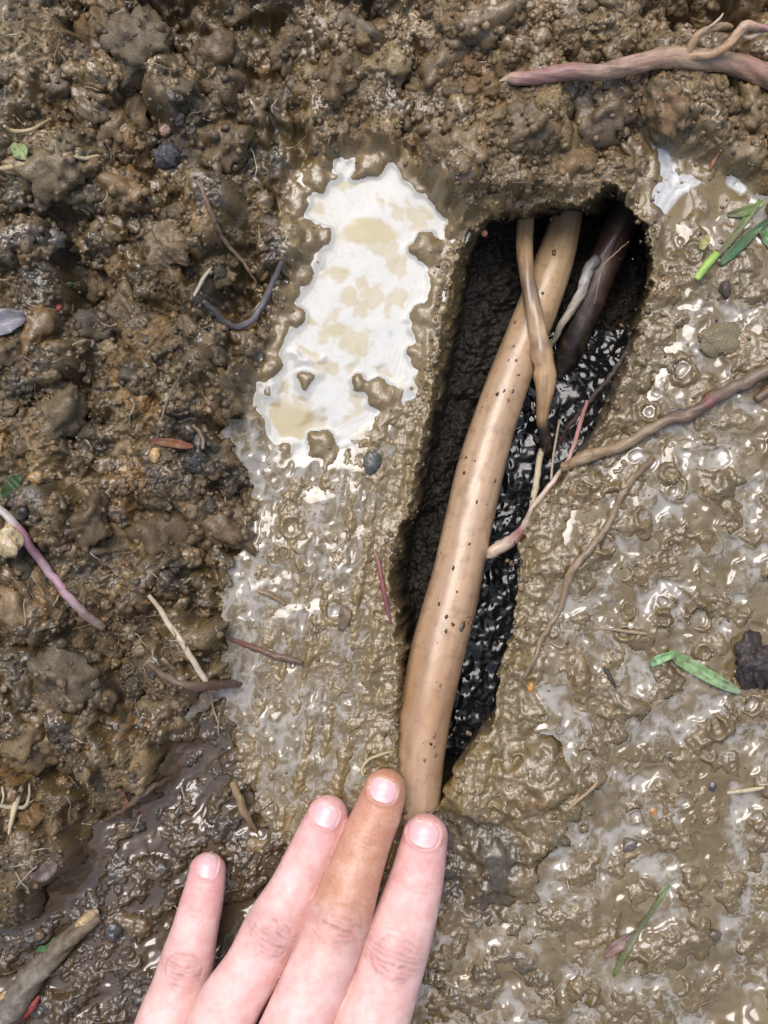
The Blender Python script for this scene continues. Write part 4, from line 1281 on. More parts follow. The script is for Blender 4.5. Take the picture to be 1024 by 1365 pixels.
for nm, lb, pts, cl in [
    ('grass_blade', 'dark green grass blade behind the bright green cut stem', [(960, 352, 6), (975, 338, 13), (992, 322, 13), (1010, 305, 10), (1030, 290, 8)], [(0, (0.05, 0.16, 0.06)), (1, (0.08, 0.15, 0.05))]),
    ('grass_blade', 'brownish green grass blade over the small puddle at the right', [(950, 348, 4), (970, 325, 8), (985, 305, 10), (1000, 285, 9), (1014, 266, 5)], [(0, (0.18, 0.16, 0.07)), (0.6, (0.17, 0.19, 0.07)), (1, (0.20, 0.28, 0.08))]),
    ('grass_blade', 'olive leaf blade half sunk in the small puddle at the right', [(970, 287, 6), (985, 284, 13), (1002, 279, 12), (1018, 270, 5)], [(0, (0.10, 0.11, 0.04)), (1, (0.22, 0.32, 0.08))]),
    ('grass_blade', 'short green blade at the right edge beside the grass tuft', [(1010, 300, 5), (1018, 312, 12), (1026, 325, 12), (1034, 338, 8)], [(0, (0.12, 0.3, 0.08)), (1, (0.10, 0.24, 0.09))]),
    ('grass_blade', 'thin olive green blade lying diagonally near the bottom right', [(818, 1302, 3), (826, 1285, 8), (836, 1266, 9), (850, 1243, 7), (866, 1218, 6), (880, 1198, 5), (893, 1180, 3)], [(0, (0.20, 0.24, 0.07)), (0.5, (0.12, 0.14, 0.06)), (1, (0.16, 0.26, 0.06))]),
    ('small_leaf', 'small round pale green leaf on the upper left bank', [(18, 190, 3), (21, 196, 13), (27, 202, 20), (32, 209, 13), (35, 213, 2)], [(0, (0.28, 0.36, 0.13)), (1, (0.32, 0.41, 0.16))]),
    ('small_leaf', 'tiny crinkled light green leaf on the dark humus of the left bank', [(91, 377, 5), (94, 382, 13), (98, 388, 13), (102, 394, 4)], [(0, (0.26, 0.38, 0.14)), (1, (0.20, 0.32, 0.11))]),
    ('dark_leaf', 'dark green pointed leaf at the left edge by the pink stem', [(4, 664, 3), (9, 655, 14), (16, 646, 20), (24, 638, 15), (31, 636, 3)], [(0, (0.03, 0.07, 0.018)), (1, (0.04, 0.085, 0.022))]),
    ('leaf_scrap', 'tiny green leaf scrap above the split stick', [(48, 1268, 3), (55, 1265, 8), (64, 1263, 8), (70, 1256, 6), (73, 1249, 3)], [(0, (0.05, 0.17, 0.06)), (1, (0.08, 0.22, 0.07))]),
    ('pink_petal', 'brownish pink petal under the thin olive green blade', [(806, 1276, 4), (814, 1268, 14), (824, 1260, 15), (838, 1250, 12), (852, 1240, 4)], [(0, (0.30, 0.17, 0.13)), (0.5, (0.30, 0.19, 0.16)), (1, (0.22, 0.13, 0.12))]),
    ('bark_chip', 'bright orange brown bark chip on the left bank', [(200, 588, 4), (215, 589, 10), (232, 591, 11), (248, 594, 9), (258, 595, 3)], [(0, (0.14, 0.05, 0.03)), (0.5, (0.29, 0.11, 0.04)), (1, (0.20, 0.065, 0.035))]),
    ('plastic_shard', 'curled pale violet grey shard at the left edge', [(-14, 440, 20), (0, 434, 30), (14, 428, 30), (28, 425, 20), (36, 424, 6)], [(0, (0.20, 0.185, 0.215)), (0.5, (0.26, 0.25, 0.28)), (1, (0.11, 0.10, 0.12))]),
    ('pale_chip', 'pale wood chip lying on the bent twig', [(829, 652, 3), (834, 644, 9), (841, 634, 10), (847, 626, 3)], [(0, (0.44, 0.33, 0.19)), (1, (0.52, 0.42, 0.26))]),
    ('yellow_petal', 'tiny yellow green husk left of the bright green cut stem', [(935, 333, 6), (938, 325, 12), (942, 318, 10), (945, 313, 4)], [(0, (0.36, 0.34, 0.1)), (1, (0.46, 0.40, 0.16))]),
    ('dead_leaf', 'brown dead leaf scrap stuck to the shelf beside the hole', [(453, 840, 6), (458, 828, 15), (460, 815, 16), (458, 806, 6)], [(0, (0.20, 0.14, 0.08)), (1, (0.17, 0.11, 0.06))]),
    ('purple_leaf', 'dark purple dead leaf in the trough at the lower left', [(40, 1166, 5), (52, 1168, 15), (66, 1160, 16), (76, 1150, 6)], [(0, (0.10, 0.055, 0.055)), (1, (0.13, 0.085, 0.08))]),
    ('bark_flake', 'orange brown curled flake in the small dark trough puddle', [(157, 1052, 4), (163, 1060, 8), (167, 1069, 8), (169, 1074, 4)], [(0, (0.26, 0.13, 0.06)), (1, (0.24, 0.11, 0.05))]),
]:
    ITEMS += [(q_[0], q_[1]) for q_ in pts]
    cat = {'grass_blade': 'grass blade', 'plastic_shard': 'shard'}.get(nm, nm.split('_')[1])
    tag(blade(nm, pts, cl, 'leaf', seed=random.randint(0, 90), lift=1.2, n=20, fold=0.5 if 'shard' in nm else 0.3), lb, cat)

# ------------------------------------------------------------------ stones and clods that lie loose
for nm, lb, px, py, w, asp, colr, sq, ro in [
    ('dark_clod', 'dark crumbly clod of peat at the right edge above the pale green blade tip', 1010, 886, 62, 1.0, (0.035, 0.024, 0.020), 0.7, 0.5),
    ('clay_lump', 'rounded tan clay lump on the upper left bank', 224, 327, 52, 1.0, (0.20, 0.14, 0.075), 0.8, 0.5),
    ('grey_pebble', 'dark grey round pebble half sunk below the whitish puddle', 496, 616, 26, 0.8, (0.055, 0.058, 0.05), 0.5, 0.2),
    ('amber_chip', 'small amber stone on the bank beside the lower end of the black water', 708, 916, 11, 0.6, (0.48, 0.22, 0.04), 0.7, 0.35),
    ('amber_chip', 'small orange stone on the flat mud left of the short pale straw', 871, 1081, 12, 0.8, (0.42, 0.19, 0.05), 0.7, 0.3),
    ('grey_brown_stone', 'grey brown stone in the mud at the right of the index finger', 840, 1127, 20, 0.9, (0.085, 0.077, 0.062), 0.5, 0.35),
    ('black_pebble', 'small black pebble above and right of the grey brown stone', 950, 1048, 12, 0.9, (0.045, 0.042, 0.04), 0.6, 0.3),
    ('brown_pebble', 'flat brown pebble near the thin olive green blade', 953, 1247, 16, 1.3, (0.09, 0.065, 0.045), 0.6, 0.25),
    ('dark_lump', 'dark wet lump just below the bright green cut stem', 968, 384, 19, 0.75, (0.07, 0.05, 0.035), 0.8, 0.35),
    ('mud_cake', 'broad flat greenish mud lump standing in the film right of the hole', 962, 453, 50, 1.4, (0.17, 0.135, 0.07), 0.35, 0.25),
    ('ochre_pebble', 'ochre pebble on the left bank under the orange bark chip', 206, 607, 16, 0.75, (0.38, 0.25, 0.10), 0.7, 0.25),
    ('ochre_pebble', 'ochre lump by the dark green pointed leaf at the left edge', 47, 637, 18, 1.1, (0.28, 0.17, 0.07), 0.7, 0.3),
    ('pale_stone', 'pale yellowish stone at the left edge below the pink stem', 12, 722, 34, 0.75, (0.42, 0.32, 0.17), 0.6, 0.4),
    ('brown_pebble', 'small brown pebble by the tiny green leaf scrap', 52, 1246, 15, 0.85, (0.14, 0.09, 0.05), 0.8, 0.2),
    ('dark_pebble', 'round dark pebble in the trough left of the little finger', 150, 1243, 24, 1.0, (0.05, 0.045, 0.045), 0.7, 0.3),
    ('pinkish_stone', 'small pinkish crumb on the upper left bank beside the dark humus', 222, 172, 18, 1.0, (0.34, 0.20, 0.13), 0.8, 0.45),
    ('grey_lump', 'black grey fibrous lump on the bank above the yellowish straw end', 222, 206, 30, 1.1, (0.055, 0.058, 0.062), 0.7, 0.5),
    ('red_crumb', 'small dark red crumb below the tiny crinkled light green leaf', 77, 411, 10, 1.1, (0.22, 0.04, 0.03), 0.8, 0.4),
    ('white_pebble', 'tiny whitish pebble in the water film above the pale green blade', 841, 834, 9, 0.8, (0.58, 0.52, 0.42), 0.7, 0.3),
    ('orange_crumb', 'small orange crumb just under the top rim of the hole', 646, 311, 9, 1.0, (0.36, 0.14, 0.07), 0.8, 0.3),
]:
    ITEMS.append((px, py))
    r = w * 0.5 * S
    p = on(px, py, 0.0, r * 0.5)
    me = blob_mesh(nm, r, abs(hash((px, py))) % 97, 5 if w > 40 else 4 if w > 22 else 3, (math.sqrt(asp), 1 / math.sqrt(asp), sq), ro, colr)
    o = mesh_obj(nm, me, M['mud' if nm.split('_')[-1] in ('clod', 'lump', 'cake', 'crumb') else 'stone'])
    o.location = (p.x, p.y, p.z - r * sq * 0.15)
    tag(o, lb, nm.split('_')[-1])


# ------------------------------------------------------------------ loose crumbs and grit: nobody could count them
def crumb_field(name, mask, n, r0, r1, pal_p, sub, mat, lift=0.25, seed=5, dark=1.0):
    protos = []
    for k in range(8):
        bm = bmesh.new()
        bmesh.ops.create_icosphere(bm, subdivisions=sub, radius=1)
        c = np.array([v.co[:] for v in bm.verts])
        f = np.array([[v.index for v in fa.verts] for fa in bm.faces])
        bm.free()
        c = c * (1 + 0.55 * fbm(c[:, 0] * 1.3 + c[:, 2] + k * 7, c[:, 1] * 1.3 - c[:, 2] * 0.8, 1.0, 3, k))[:, None]
        c *= np.array((1.15, 0.9, 0.75))
        protos.append((c, f))
    vs, fs, cs_ = [], [], []
    off = 0
    cnt = 0
    while cnt < n:
        xs = rng.uniform(U0 + 5, U1 - 5, 4000)
        ys = rng.uniform(V0 + 5, V1 - 5, 4000)
        ii = ((ys - V0) / STEP).astype(int)
        jj = ((xs - U0) / STEP).astype(int)
        ok = rng.random(4000) < mask[ii, jj]
        for x, y, i, j in zip(xs[ok], ys[ok], ii[ok], jj[ok]):
            if cnt >= n:
                break
            c, f = protos[rng.integers(8)]
            r = (r0 + (r1 - r0) * rng.random() ** 2.2)
            q = rng.normal(size=4)
            q /= np.linalg.norm(q)
            a, b, c2, d = q
            R = np.array([[1 - 2 * (c2 * c2 + d * d), 2 * (b * c2 - a * d), 2 * (b * d + a * c2)], [2 * (b * c2 + a * d), 1 - 2 * (b * b + d * d), 2 * (c2 * d - a * b)], [2 * (b * d - a * c2), 2 * (c2 * d + a * b), 1 - 2 * (b * b + c2 * c2)]])
            w = (c @ R.T) * r * S
            w += np.array(((x - 512) * S, (682.5 - y) * S, (h[i, j] + r * lift) * S))
            vs.append(w)
            fs.append(f + off)
            off += len(w)
            cc = PAL[rng.choice(9, p=pal_p)] * rng.uniform(0.7, 1.2) * dark
            cs_.append(np.tile(cc * 0.65 + 0.35 * col[i, j], (len(w), 1)))
            cnt += 1
    me = np_mesh(name, np.concatenate(vs), tris=np.concatenate(fs), cols=np.concatenate(cs_), floats={'wet': np.full(off, 0.45)})
    return tag(mesh_obj(name, me, M[mat]), kind='stuff')


def clod_protos(n, sub):
    out_ = []
    for k in range(n):
        bm = bmesh.new()
        bmesh.ops.create_icosphere(bm, subdivisions=sub, radius=1)
        sh = Vector((k * 13.7, k * 5.1, -k * 7.3))
        c = []
        for v in bm.verts:
            p = v.co
            d = 1 + 0.55 * noise.fractal(p * 1.1 + sh, 1.0, 2.0, 3)
            d1 = noise.voronoi(p * 2.6 + sh, distance_metric='DISTANCE', exponent=2.5)[0][0]
            d2 = noise.voronoi(p * 5.6 + sh, distance_metric='DISTANCE', exponent=2.5)[0][0]
            d3 = noise.voronoi(p * 10.5 + sh, distance_metric='DISTANCE', exponent=2.5)[0][0]
            d += 0.34 * (0.5 - d1) + 0.26 * (0.5 - d2) + (0.13 * (0.5 - d3) if sub > 3 else 0) + 0.06 * noise.noise(p * 13 + sh)
            c.append(p * d)
        f = np.array([[v.index for v in fa.verts] for fa in bm.faces])
        out_.append((np.array([q_[:] for q_ in c]), f))
        bm.free()
    return out_


BIG, MED, SML = clod_protos(7, 4), clod_protos(9, 3), clod_protos(6, 1)


def clod_field(name, spots, pal_p):
    vs, fs, cs_, ws = [], [], [], []
    off = 0
    it = np.array(ITEMS)
    for x, y, r, sink in spots:
        if np.hypot(it[:, 0] - x, it[:, 1] - y).min() < r * 0.95 + 5:
            continue
        c, f = (BIG[rng.integers(7)] if r > 17 else MED[rng.integers(9)])
        a = rng.uniform(0, 6.28)
        tl = rng.uniform(-0.5, 0.5)
        Rz = np.array([[math.cos(a), -math.sin(a), 0], [math.sin(a), math.cos(a), 0], [0, 0, 1]])
        Rx = np.array([[1, 0, 0], [0, math.cos(tl), -math.sin(tl)], [0, math.sin(tl), math.cos(tl)]])
        fl = rng.choice([1, -1])
        asp = rng.uniform(0.8, 1.3)
        w = (c * np.array((asp, 1 / asp, 0.85))) @ Rx.T @ Rz.T * np.array((1, 1, fl))
        if fl < 0:
            f = f[:, ::-1]
        i = min(max(int((y - V0) / STEP), 2), NVR - 3)
        j = min(max(int((x - U0) / STEP), 2), NUC - 3)
        w = w * r * S + np.array(((x - 512) * S, (682.5 - y) * S, (blurh[i, j] - r * sink) * S))
        vs.append(w)
        fs.append(f + off)
        off += len(w)
        cc = PAL[rng.choice(9, p=pal_p)] * rng.uniform(0.75, 1.25) * np.array((1.0, 0.94, 0.76))
        g_ = 1 + 0.22 * fbm(w[:, 0] * 4000, w[:, 1] * 4000, 9.0, 3, int(rng.integers(50)))
        wt = rng.uniform(0.15, 0.75)
        cbase = 0.45 * cc + 0.55 * col[i, j]
        cs_.append(cbase[None] * g_[:, None])
        ws.append(np.full(len(w), wt))
        ups = np.nonzero(w[:, 2] > (blurh[i, j] + r * (0.25 - sink)) * S)[0]
        if len(ups):
            for kk in rng.choice(ups, int(r * 0.5)):
                cb, fb = SML[rng.integers(6)]
                rs = (0.9 + (2.6 + 0.14 * r) * rng.random() ** 2.0) * S
                wb = cb[:, [0, 1, 2] if rng.random() < 0.5 else [1, 2, 0]] * rs + w[kk]
                vs.append(wb)
                fs.append(fb + off)
                off += len(wb)
                cs_.append(np.tile((0.4 * PAL[rng.choice(9, p=pal_p)] + 0.6 * cbase) * rng.uniform(0.8, 1.3), (len(wb), 1)))
                ws.append(np.full(len(wb), wt))
    me = np_mesh(name, np.concatenate(vs), tris=np.concatenate(fs), cols=np.concatenate(cs_), floats={'wet': np.concatenate(ws)})
    return tag(mesh_obj(name, me, M['mud']), kind='stuff')


def spots_for(mask, n, r0, r1, bias, s0, s1):
    o_ = []
    while len(o_) < n:
        x, y = rng.uniform(-30, 1054), rng.uniform(-30, 1395)
        if rng.random() < mask[int((y - V0) / STEP), int((x - U0) / STEP)]:
            o_.append((x, y, r0 + (r1 - r0) * rng.random() ** bias, rng.uniform(s0, s1)))
    return o_


blurh = blur(h, 4)
clear = sm(hs, 14, 34) * (1 - sm(-ps, -40, -22)) * (1 - sm(-ps2, -24, -10)) * (1 - 0.85 * sm(0.22 - bil2, 0.07, 0.19) * mA)
A_big = [(150, 60, 42, .3), (60, 150, 46, .4), (205, 95, 40, .3), (170, 180, 36, .3), (285, 205, 38, .35), (100, 250, 34, .4), (225, 325, 30, .2), (180, 270, 30, .4), (300, 395, 32, .3), (60, 40, 40, .4),
         (200, 640, 44, .4), (215, 720, 40, .4), (90, 560, 34, .4), (300, 700, 36, .4), (40, 800, 40, .4), (110, 900, 42, .4), (60, 980, 40, .4), (190, 860, 34, .4), (255, 560, 34, .4), (180, 420, 30, .4), (300, 110, 34, .4)]
T_big = [(590, 90, 40, .4), (480, 60, 36, .4), (800, 150, 44, .45), (760, 215, 36, .45), (640, 60, 34, .4), (700, 190, 36, .45), (560, 170, 36, .45), (845, 205, 26, .4), (940, 185, 28, .3), (990, 150, 30, .4), (880, 150, 34, .4), (450, 130, 34, .4), (620, 215, 34, .45)]
gy_, gx_ = np.gradient(blurh, STEP)
steep = sm(np.sqrt(gx_ ** 2 + gy_ ** 2), 0.55, 1.2) * clear
clod_field('mud_clods', A_big + spots_for(mAr * steep, 330, 5, 17, 1.6, 0.1, 0.6) + spots_for(mAr * clear, 60, 15, 30, 1.5, 0.2, 0.6) + spots_for(mAr * clear, 420, 4, 15, 1.8, 0.1, 0.5), pA)
clod_field('clay_clods', T_big + spots_for(mTr * steep, 150, 5, 15, 1.6, 0.15, 0.6) + spots_for(mTr * clear, 34, 14, 27, 1.5, 0.2, 0.6) + spots_for(mTr * clear, 200, 4.5, 14, 1.5, 0.05, 0.45), pT)
crumb_field('mud_crumbs', mAr * nothole, 2600, 1.6, 6, pA, 1, 'mud')
crumb_field('clay_crumbs', mTr * nothole, 1700, 1.6, 5, pT, 1, 'mud')
crumb_field('grit', np.clip(mC * 0.9 + mB * 0.7 * notwet + mF + mT * 0.4 + mA * 0.5, 0, 1) * nothole, 3600, 1.2, 3.6, pp(2, 1, 1, 3, 1.2, 1.2, 2.2, 3, 1), 1, 'stone', 0.2)
rimband = np.exp(-((hs - 4) / 9) ** 2)
crumb_field('rim_crumbs', rimband, 420, 1.8, 5, pT, 1, 'mud', 0.1)

# fine fibres sticking out of the banks
fv, fq, fcl, ftc = [], [], [], []
off = 0
for k in range(150):
    while True:
        x, y = rng.uniform(0, 1024), rng.uniform(0, 1365)
        i, j = int((y - V0) / STEP), int((x - U0) / STEP)
        if rng.random() < (mA[i, j] * 0.8 + mT[i, j] * 0.3 + mE[i, j] * 0.4 + mC[i, j] * 0.08) * nothole[i, j]:
            break
    a = rng.uniform(0, 6.28)
    L = rng.uniform(10, 42)
    pts = []
    for t in np.linspace(0, 1, 5):
        a += rng.normal() * 0.35
        x += math.cos(a) * L / 4
        y += math.sin(a) * L / 4
        p = on(x, y, 0.0004 + 0.0012 * math.sin(t * 3.1), 0.0008)
        pts.append((p.x, p.y, p.z, S * rng.uniform(0.5, 1.1) * (1.1 - 0.6 * t)))
    cc = [(0.36, 0.29, 0.19), (0.2, 0.14, 0.09), (0.12, 0.085, 0.06), (0.44, 0.38, 0.29)][rng.integers(4)]
    m = tube_mesh('tmp', pts, [(0, cc), (1, cc)], rings=12, seg=5, lump=0.1, seed=int(k))
    n = len(m.vertices)
    c = np.zeros(n * 3)
    m.vertices.foreach_get('co', c)
    fv.append(c.reshape(-1, 3))
    ql = [list(pl.vertices) for pl in m.polygons]
    fq.append(np.array([q_ for q_ in ql if len(q_) == 4]) + off)
    fcl.append(np.tile(np.array(cc), (n, 1)))
    ftc.append(np.tile(np.array((0.1 * k, 0.3, 0)), (n, 1)))
    off += n
    bpy.data.meshes.remove(m)
tag(mesh_obj('root_fibres', np_mesh('root_fibres', np.concatenate(fv), np.concatenate(fq), cols=np.concatenate(fcl), vecs={'tc': np.concatenate(ftc)}), M['straw']), kind='stuff')

# ------------------------------------------------------------------ the hand
SQ = 0.88        # fingers are a little flatter than wide


def hp(px, py, z, hw):
    z *= 1e-3
    x, y, _ = P(px, py, z)
    return (x, y, z / SQ, hw * S * (HC - z) / HC)


FING = dict(
    little=[(277, 1161, 5.0, 24.5), (274, 1181, 6.2, 26.5), (268, 1207, 7.6, 28.8), (260, 1240, 9.6, 31), (250, 1280, 12.6, 36), (240, 1318, 15, 38.5), (224, 1368, 19, 44), (205, 1450, 27, 48)],
    ring=[(437, 1088, 6.6, 28), (428, 1110, 7.8, 30), (412, 1142, 9.4, 31), (391, 1186, 12.2, 33), (364, 1236, 16.4, 38.5), (338, 1288, 20, 39), (299, 1352, 25, 44), (264, 1450, 34, 49)],
    middle=[(513, 1054, 8.6, 29), (505, 1080, 9.6, 31.5), (492, 1110, 11, 33.2), (475, 1158, 14, 36), (455, 1216, 18.6, 42), (434, 1274, 22.5, 43), (398, 1362, 28, 47), (352, 1470, 38, 51)],
    index=[(567, 1115, 6.8, 30.5), (562, 1140, 7.8, 33), (556, 1170, 9.2, 36), (544, 1212, 12.2, 40.5), (527, 1262, 16.4, 46), (513, 1312, 20, 46.5), (494, 1368, 26, 50), (460, 1480, 37, 53)],
)
chains = {k: catmull([hp(*p) for p in v], 26)[0] for k, v in FING.items()}


def cap_sdf(p, chain):
    d = None
    for a, b in zip(chain[:-1], chain[1:]):
        ba = b[:3] - a[:3]
        pa_ = [p[i] - a[i] for i in range(3)]
        t = np.clip((pa_[0] * ba[0] + pa_[1] * ba[1] + pa_[2] * ba[2]) / (ba @ ba + 1e-15), 0, 1)
        q = np.sqrt((pa_[0] - ba[0] * t) ** 2 + (pa_[1] - ba[1] * t) ** 2 + (pa_[2] - ba[2] * t) ** 2) - (a[3] + (b[3] - a[3]) * t)
        d = q if d is None else np.minimum(d, q)
    return d


def smin(a, b, k):
    hh = np.clip(0.5 + 0.5 * (b - a) / k, 0, 1)
    return b + (a - b) * hh - k * hh * (1 - hh)


palm_caps = []
for f, wpx in (('little', (262, 1800, 40, 46)), ('ring', (292, 1800, 44, 50)), ('middle', (330, 1800, 44, 52)), ('index', (368, 1800, 40, 50))):
    e = np.array(hp(*FING[f][-1]))
    palm_caps.append(np.array([e, np.array(hp(*wpx))]))
fore = np.array([hp(300, 1800, 41, 62), hp(305, 2050, 44, 80), hp(310, 2450, 52, 105)])
fore2 = np.array([hp(340, 1800, 41, 62), hp(350, 2050, 44, 80), hp(365, 2450, 52, 105)])
thumb = np.array(catmull([hp(370, 1740, 36, 48), hp(480, 1690, 28, 52), hp(575, 1610, 19, 42), hp(625, 1545, 14, 37), hp(655, 1475, 11, 33), hp(664, 1440, 9, 27)], 14)[0])
heel = np.array([hp(300, 1720, 30, 70), hp(345, 1620, 28, 60)])

gx = np.concatenate([np.arange(-0.098, 0.030, 0.0005), np.arange(0.030, 0.062, 0.0012)])
ys_hi = -0.082
gy = [ys_hi]
while gy[-1] > -0.182:
    gy.append(gy[-1] - 0.0005)
stp = 0.0005
while gy[-1] > -0.500:
    stp = min(stp * 1.12, 0.006)
    gy.append(gy[-1] - stp)
gy = np.array(gy[::-1])
gzv = [-0.008]
while gzv[-1] < 0.046:
    gzv.append(gzv[-1] + 0.0005)
stp = 0.0005
while gzv[-1] < 0.105:
    stp = min(stp * 1.2, 0.003)
    gzv.append(gzv[-1] + stp)
gzv = np.array(gzv)
D = np.full((len(gx), len(gy), len(gzv)), 0.05, np.float32)
shape = D.shape


def box_eval(chain, mg):
    lo = (chain[:, :3] - chain[:, 3:4]).min(0) - mg
    hi = (chain[:, :3] + chain[:, 3:4]).max(0) + mg
    sl = []
    for a, l_, h_ in ((gx, lo[0], hi[0]), (gy, lo[1], hi[1]), (gzv / SQ, lo[2], hi[2])):
        i0 = max(0, np.searchsorted(a, l_) - 1)
        i1 = min(len(a), np.searchsorted(a, h_) + 1)
        sl.append(slice(i0, i1))
    p = np.meshgrid(gx[sl[0]].astype(np.float32), gy[sl[1]].astype(np.float32), (gzv[sl[2]] / SQ).astype(np.float32), indexing='ij', sparse=True)
    return tuple(sl), cap_sdf(p, chain.astype(np.float32))


palm = np.full(shape, 0.05, np.float32)
for ch, k in [(c_, 0.012) for c_ in palm_caps] + [(heel, 0.02), (fore, 0.03), (fore2, 0.03), (thumb, 0.012)]:
    sl, d = box_eval(ch, 0.02)
    palm[sl] = smin(palm[sl], d, k)
for f in ('little', 'ring', 'middle', 'index'):
    for a in range(0, 25, 5):
        ch = chains[f][a:min(a + 6, 26)]
        sl, d = box_eval(ch, 0.004)
        D[sl] = np.minimum(D[sl], d)
D = smin(D, palm, 0.005)
del palm


def surface_nets(F, ax, ay, az):
    ins = F < 0
    nx_, ny_, nz_ = F.shape
    c = [(i, j, k) for i in (0, 1) for j in (0, 1) for k in (0, 1)]

    def sub(A, i, j, k):
        return A[i:nx_ - 1 + i, j:ny_ - 1 + j, k:nz_ - 1 + k]
    cnt = sum(sub(ins, *q).astype(np.int8) for q in c)
    act = (cnt > 0) & (cnt < 8)
    I, J, K = np.nonzero(act)
    vid = np.full(act.shape, -1, np.int64)
    vid[I, J, K] = np.arange(len(I))
    acc = np.zeros((len(I), 3))
    num = np.zeros(len(I))
    val = {q: F[I + q[0], J + q[1], K + q[2]] for q in c}
    axs = (ax, ay, az)
    for a in c:
        for d in range(3):
            if a[d] == 1:
                continue
            b = tuple(a[m] + (m == d) for m in range(3))
            va, vb = val[a], val[b]
            m = (va < 0) != (vb < 0)
            t = np.where(m, va / (va - vb + 1e-20), 0)
            idx_a = (I + a[0], J + a[1], K + a[2])
            idx_b = (I + b[0], J + b[1], K + b[2])
            for w in range(3):
                pa_ = axs[w][idx_a[w]]
                pb_ = axs[w][idx_b[w]]
                acc[:, w] += np.where(m, pa_ + (pb_ - pa_) * t, 0)
            num += m
    co = acc / num[:, None]
    quads = []
    for d in range(3):
        e, f = [(1, 2), (2, 0), (0, 1)][d]
        A = ins
        lo = [slice(None)] * 3
        hi = [slice(None)] * 3
        lo[d] = slice(0, -1)
        hi[d] = slice(1, None)
        s0, s1 = A[tuple(lo)], A[tuple(hi)]
        x = np.argwhere(s0 != s1)
        x = x[(x[:, e] > 0) & (x[:, f] > 0) & (x[:, e] < F.shape[e] - 1) & (x[:, f] < F.shape[f] - 1)]
        fl = s0[x[:, 0], x[:, 1], x[:, 2]]

        def cell(de, df):
            y = x.copy()
            y[:, e] += de
            y[:, f] += df
            return vid[y[:, 0], y[:, 1], y[:, 2]]
        q = np.stack([cell(-1, -1), cell(0, -1), cell(0, 0), cell(-1, 0)], -1)
        q[~fl] = q[~fl][:, ::-1]
        quads.append(q)
    q = np.concatenate(quads)
    q = q[(q >= 0).all(1)]
    return co, q


hv, hq = surface_nets(D, gx, gy, gzv)
# light smoothing, then skin detail
def vnormals(v, q):
    n = np.cross(v[q[:, 2]] - v[q[:, 0]], v[q[:, 3]] - v[q[:, 1]])
    o = np.zeros_like(v)
    for k in range(4):
        np.add.at(o, q[:, k], n)
    return o / (np.linalg.norm(o, axis=1)[:, None] + 1e-20)


def smooth(v, q, it, lam):
    e = np.concatenate([q[:, [0, 1]], q[:, [1, 2]], q[:, [2, 3]], q[:, [3, 0]]])
    deg = np.bincount(e[:, 0], minlength=len(v)) + 1e-9
    for _ in range(it):
        a = np.stack([np.bincount(e[:, 0], weights=v[e[:, 1], k], minlength=len(v)) for k in range(3)], -1) / deg[:, None]
        v = v + (a - v) * lam
    return v


hv = smooth(hv, hq, 3, 0.4)
hn = vnormals(hv, hq)
if np.mean(hn[:, 2][hv[:, 2] > np.percentile(hv[:, 2], 95)]) < 0:
    hq = hq[:, ::-1]
    hn = -hn
base = np.array((0.68, 0.46, 0.42))
pink = np.array((0.60, 0.315, 0.30))
knk = np.array((0.47, 0.25, 0.225))
stn = np.array((0.47, 0.24, 0.125))
hc = np.tile(base, (len(hv), 1))
stain = np.zeros(len(hv))
disp = np.zeros(len(hv))
tch = np.zeros((len(hv), 3))
upm = sm(hn[:, 2], 0.05, 0.45)
# every vertex belongs to its nearest finger
best = np.full(len(hv), 1e9)
own = np.zeros(len(hv), int)
vis = hv[:, 1] > -0.20
for fi, f in enumerate(FING):
    dd = np.full(len(hv), 1e9)
    dd[vis] = cap_sdf([hv[vis, 0], hv[vis, 1], hv[vis, 2] / SQ], chains[f])
    m = dd < best
    best[m] = dd[m]
    own[m] = fi

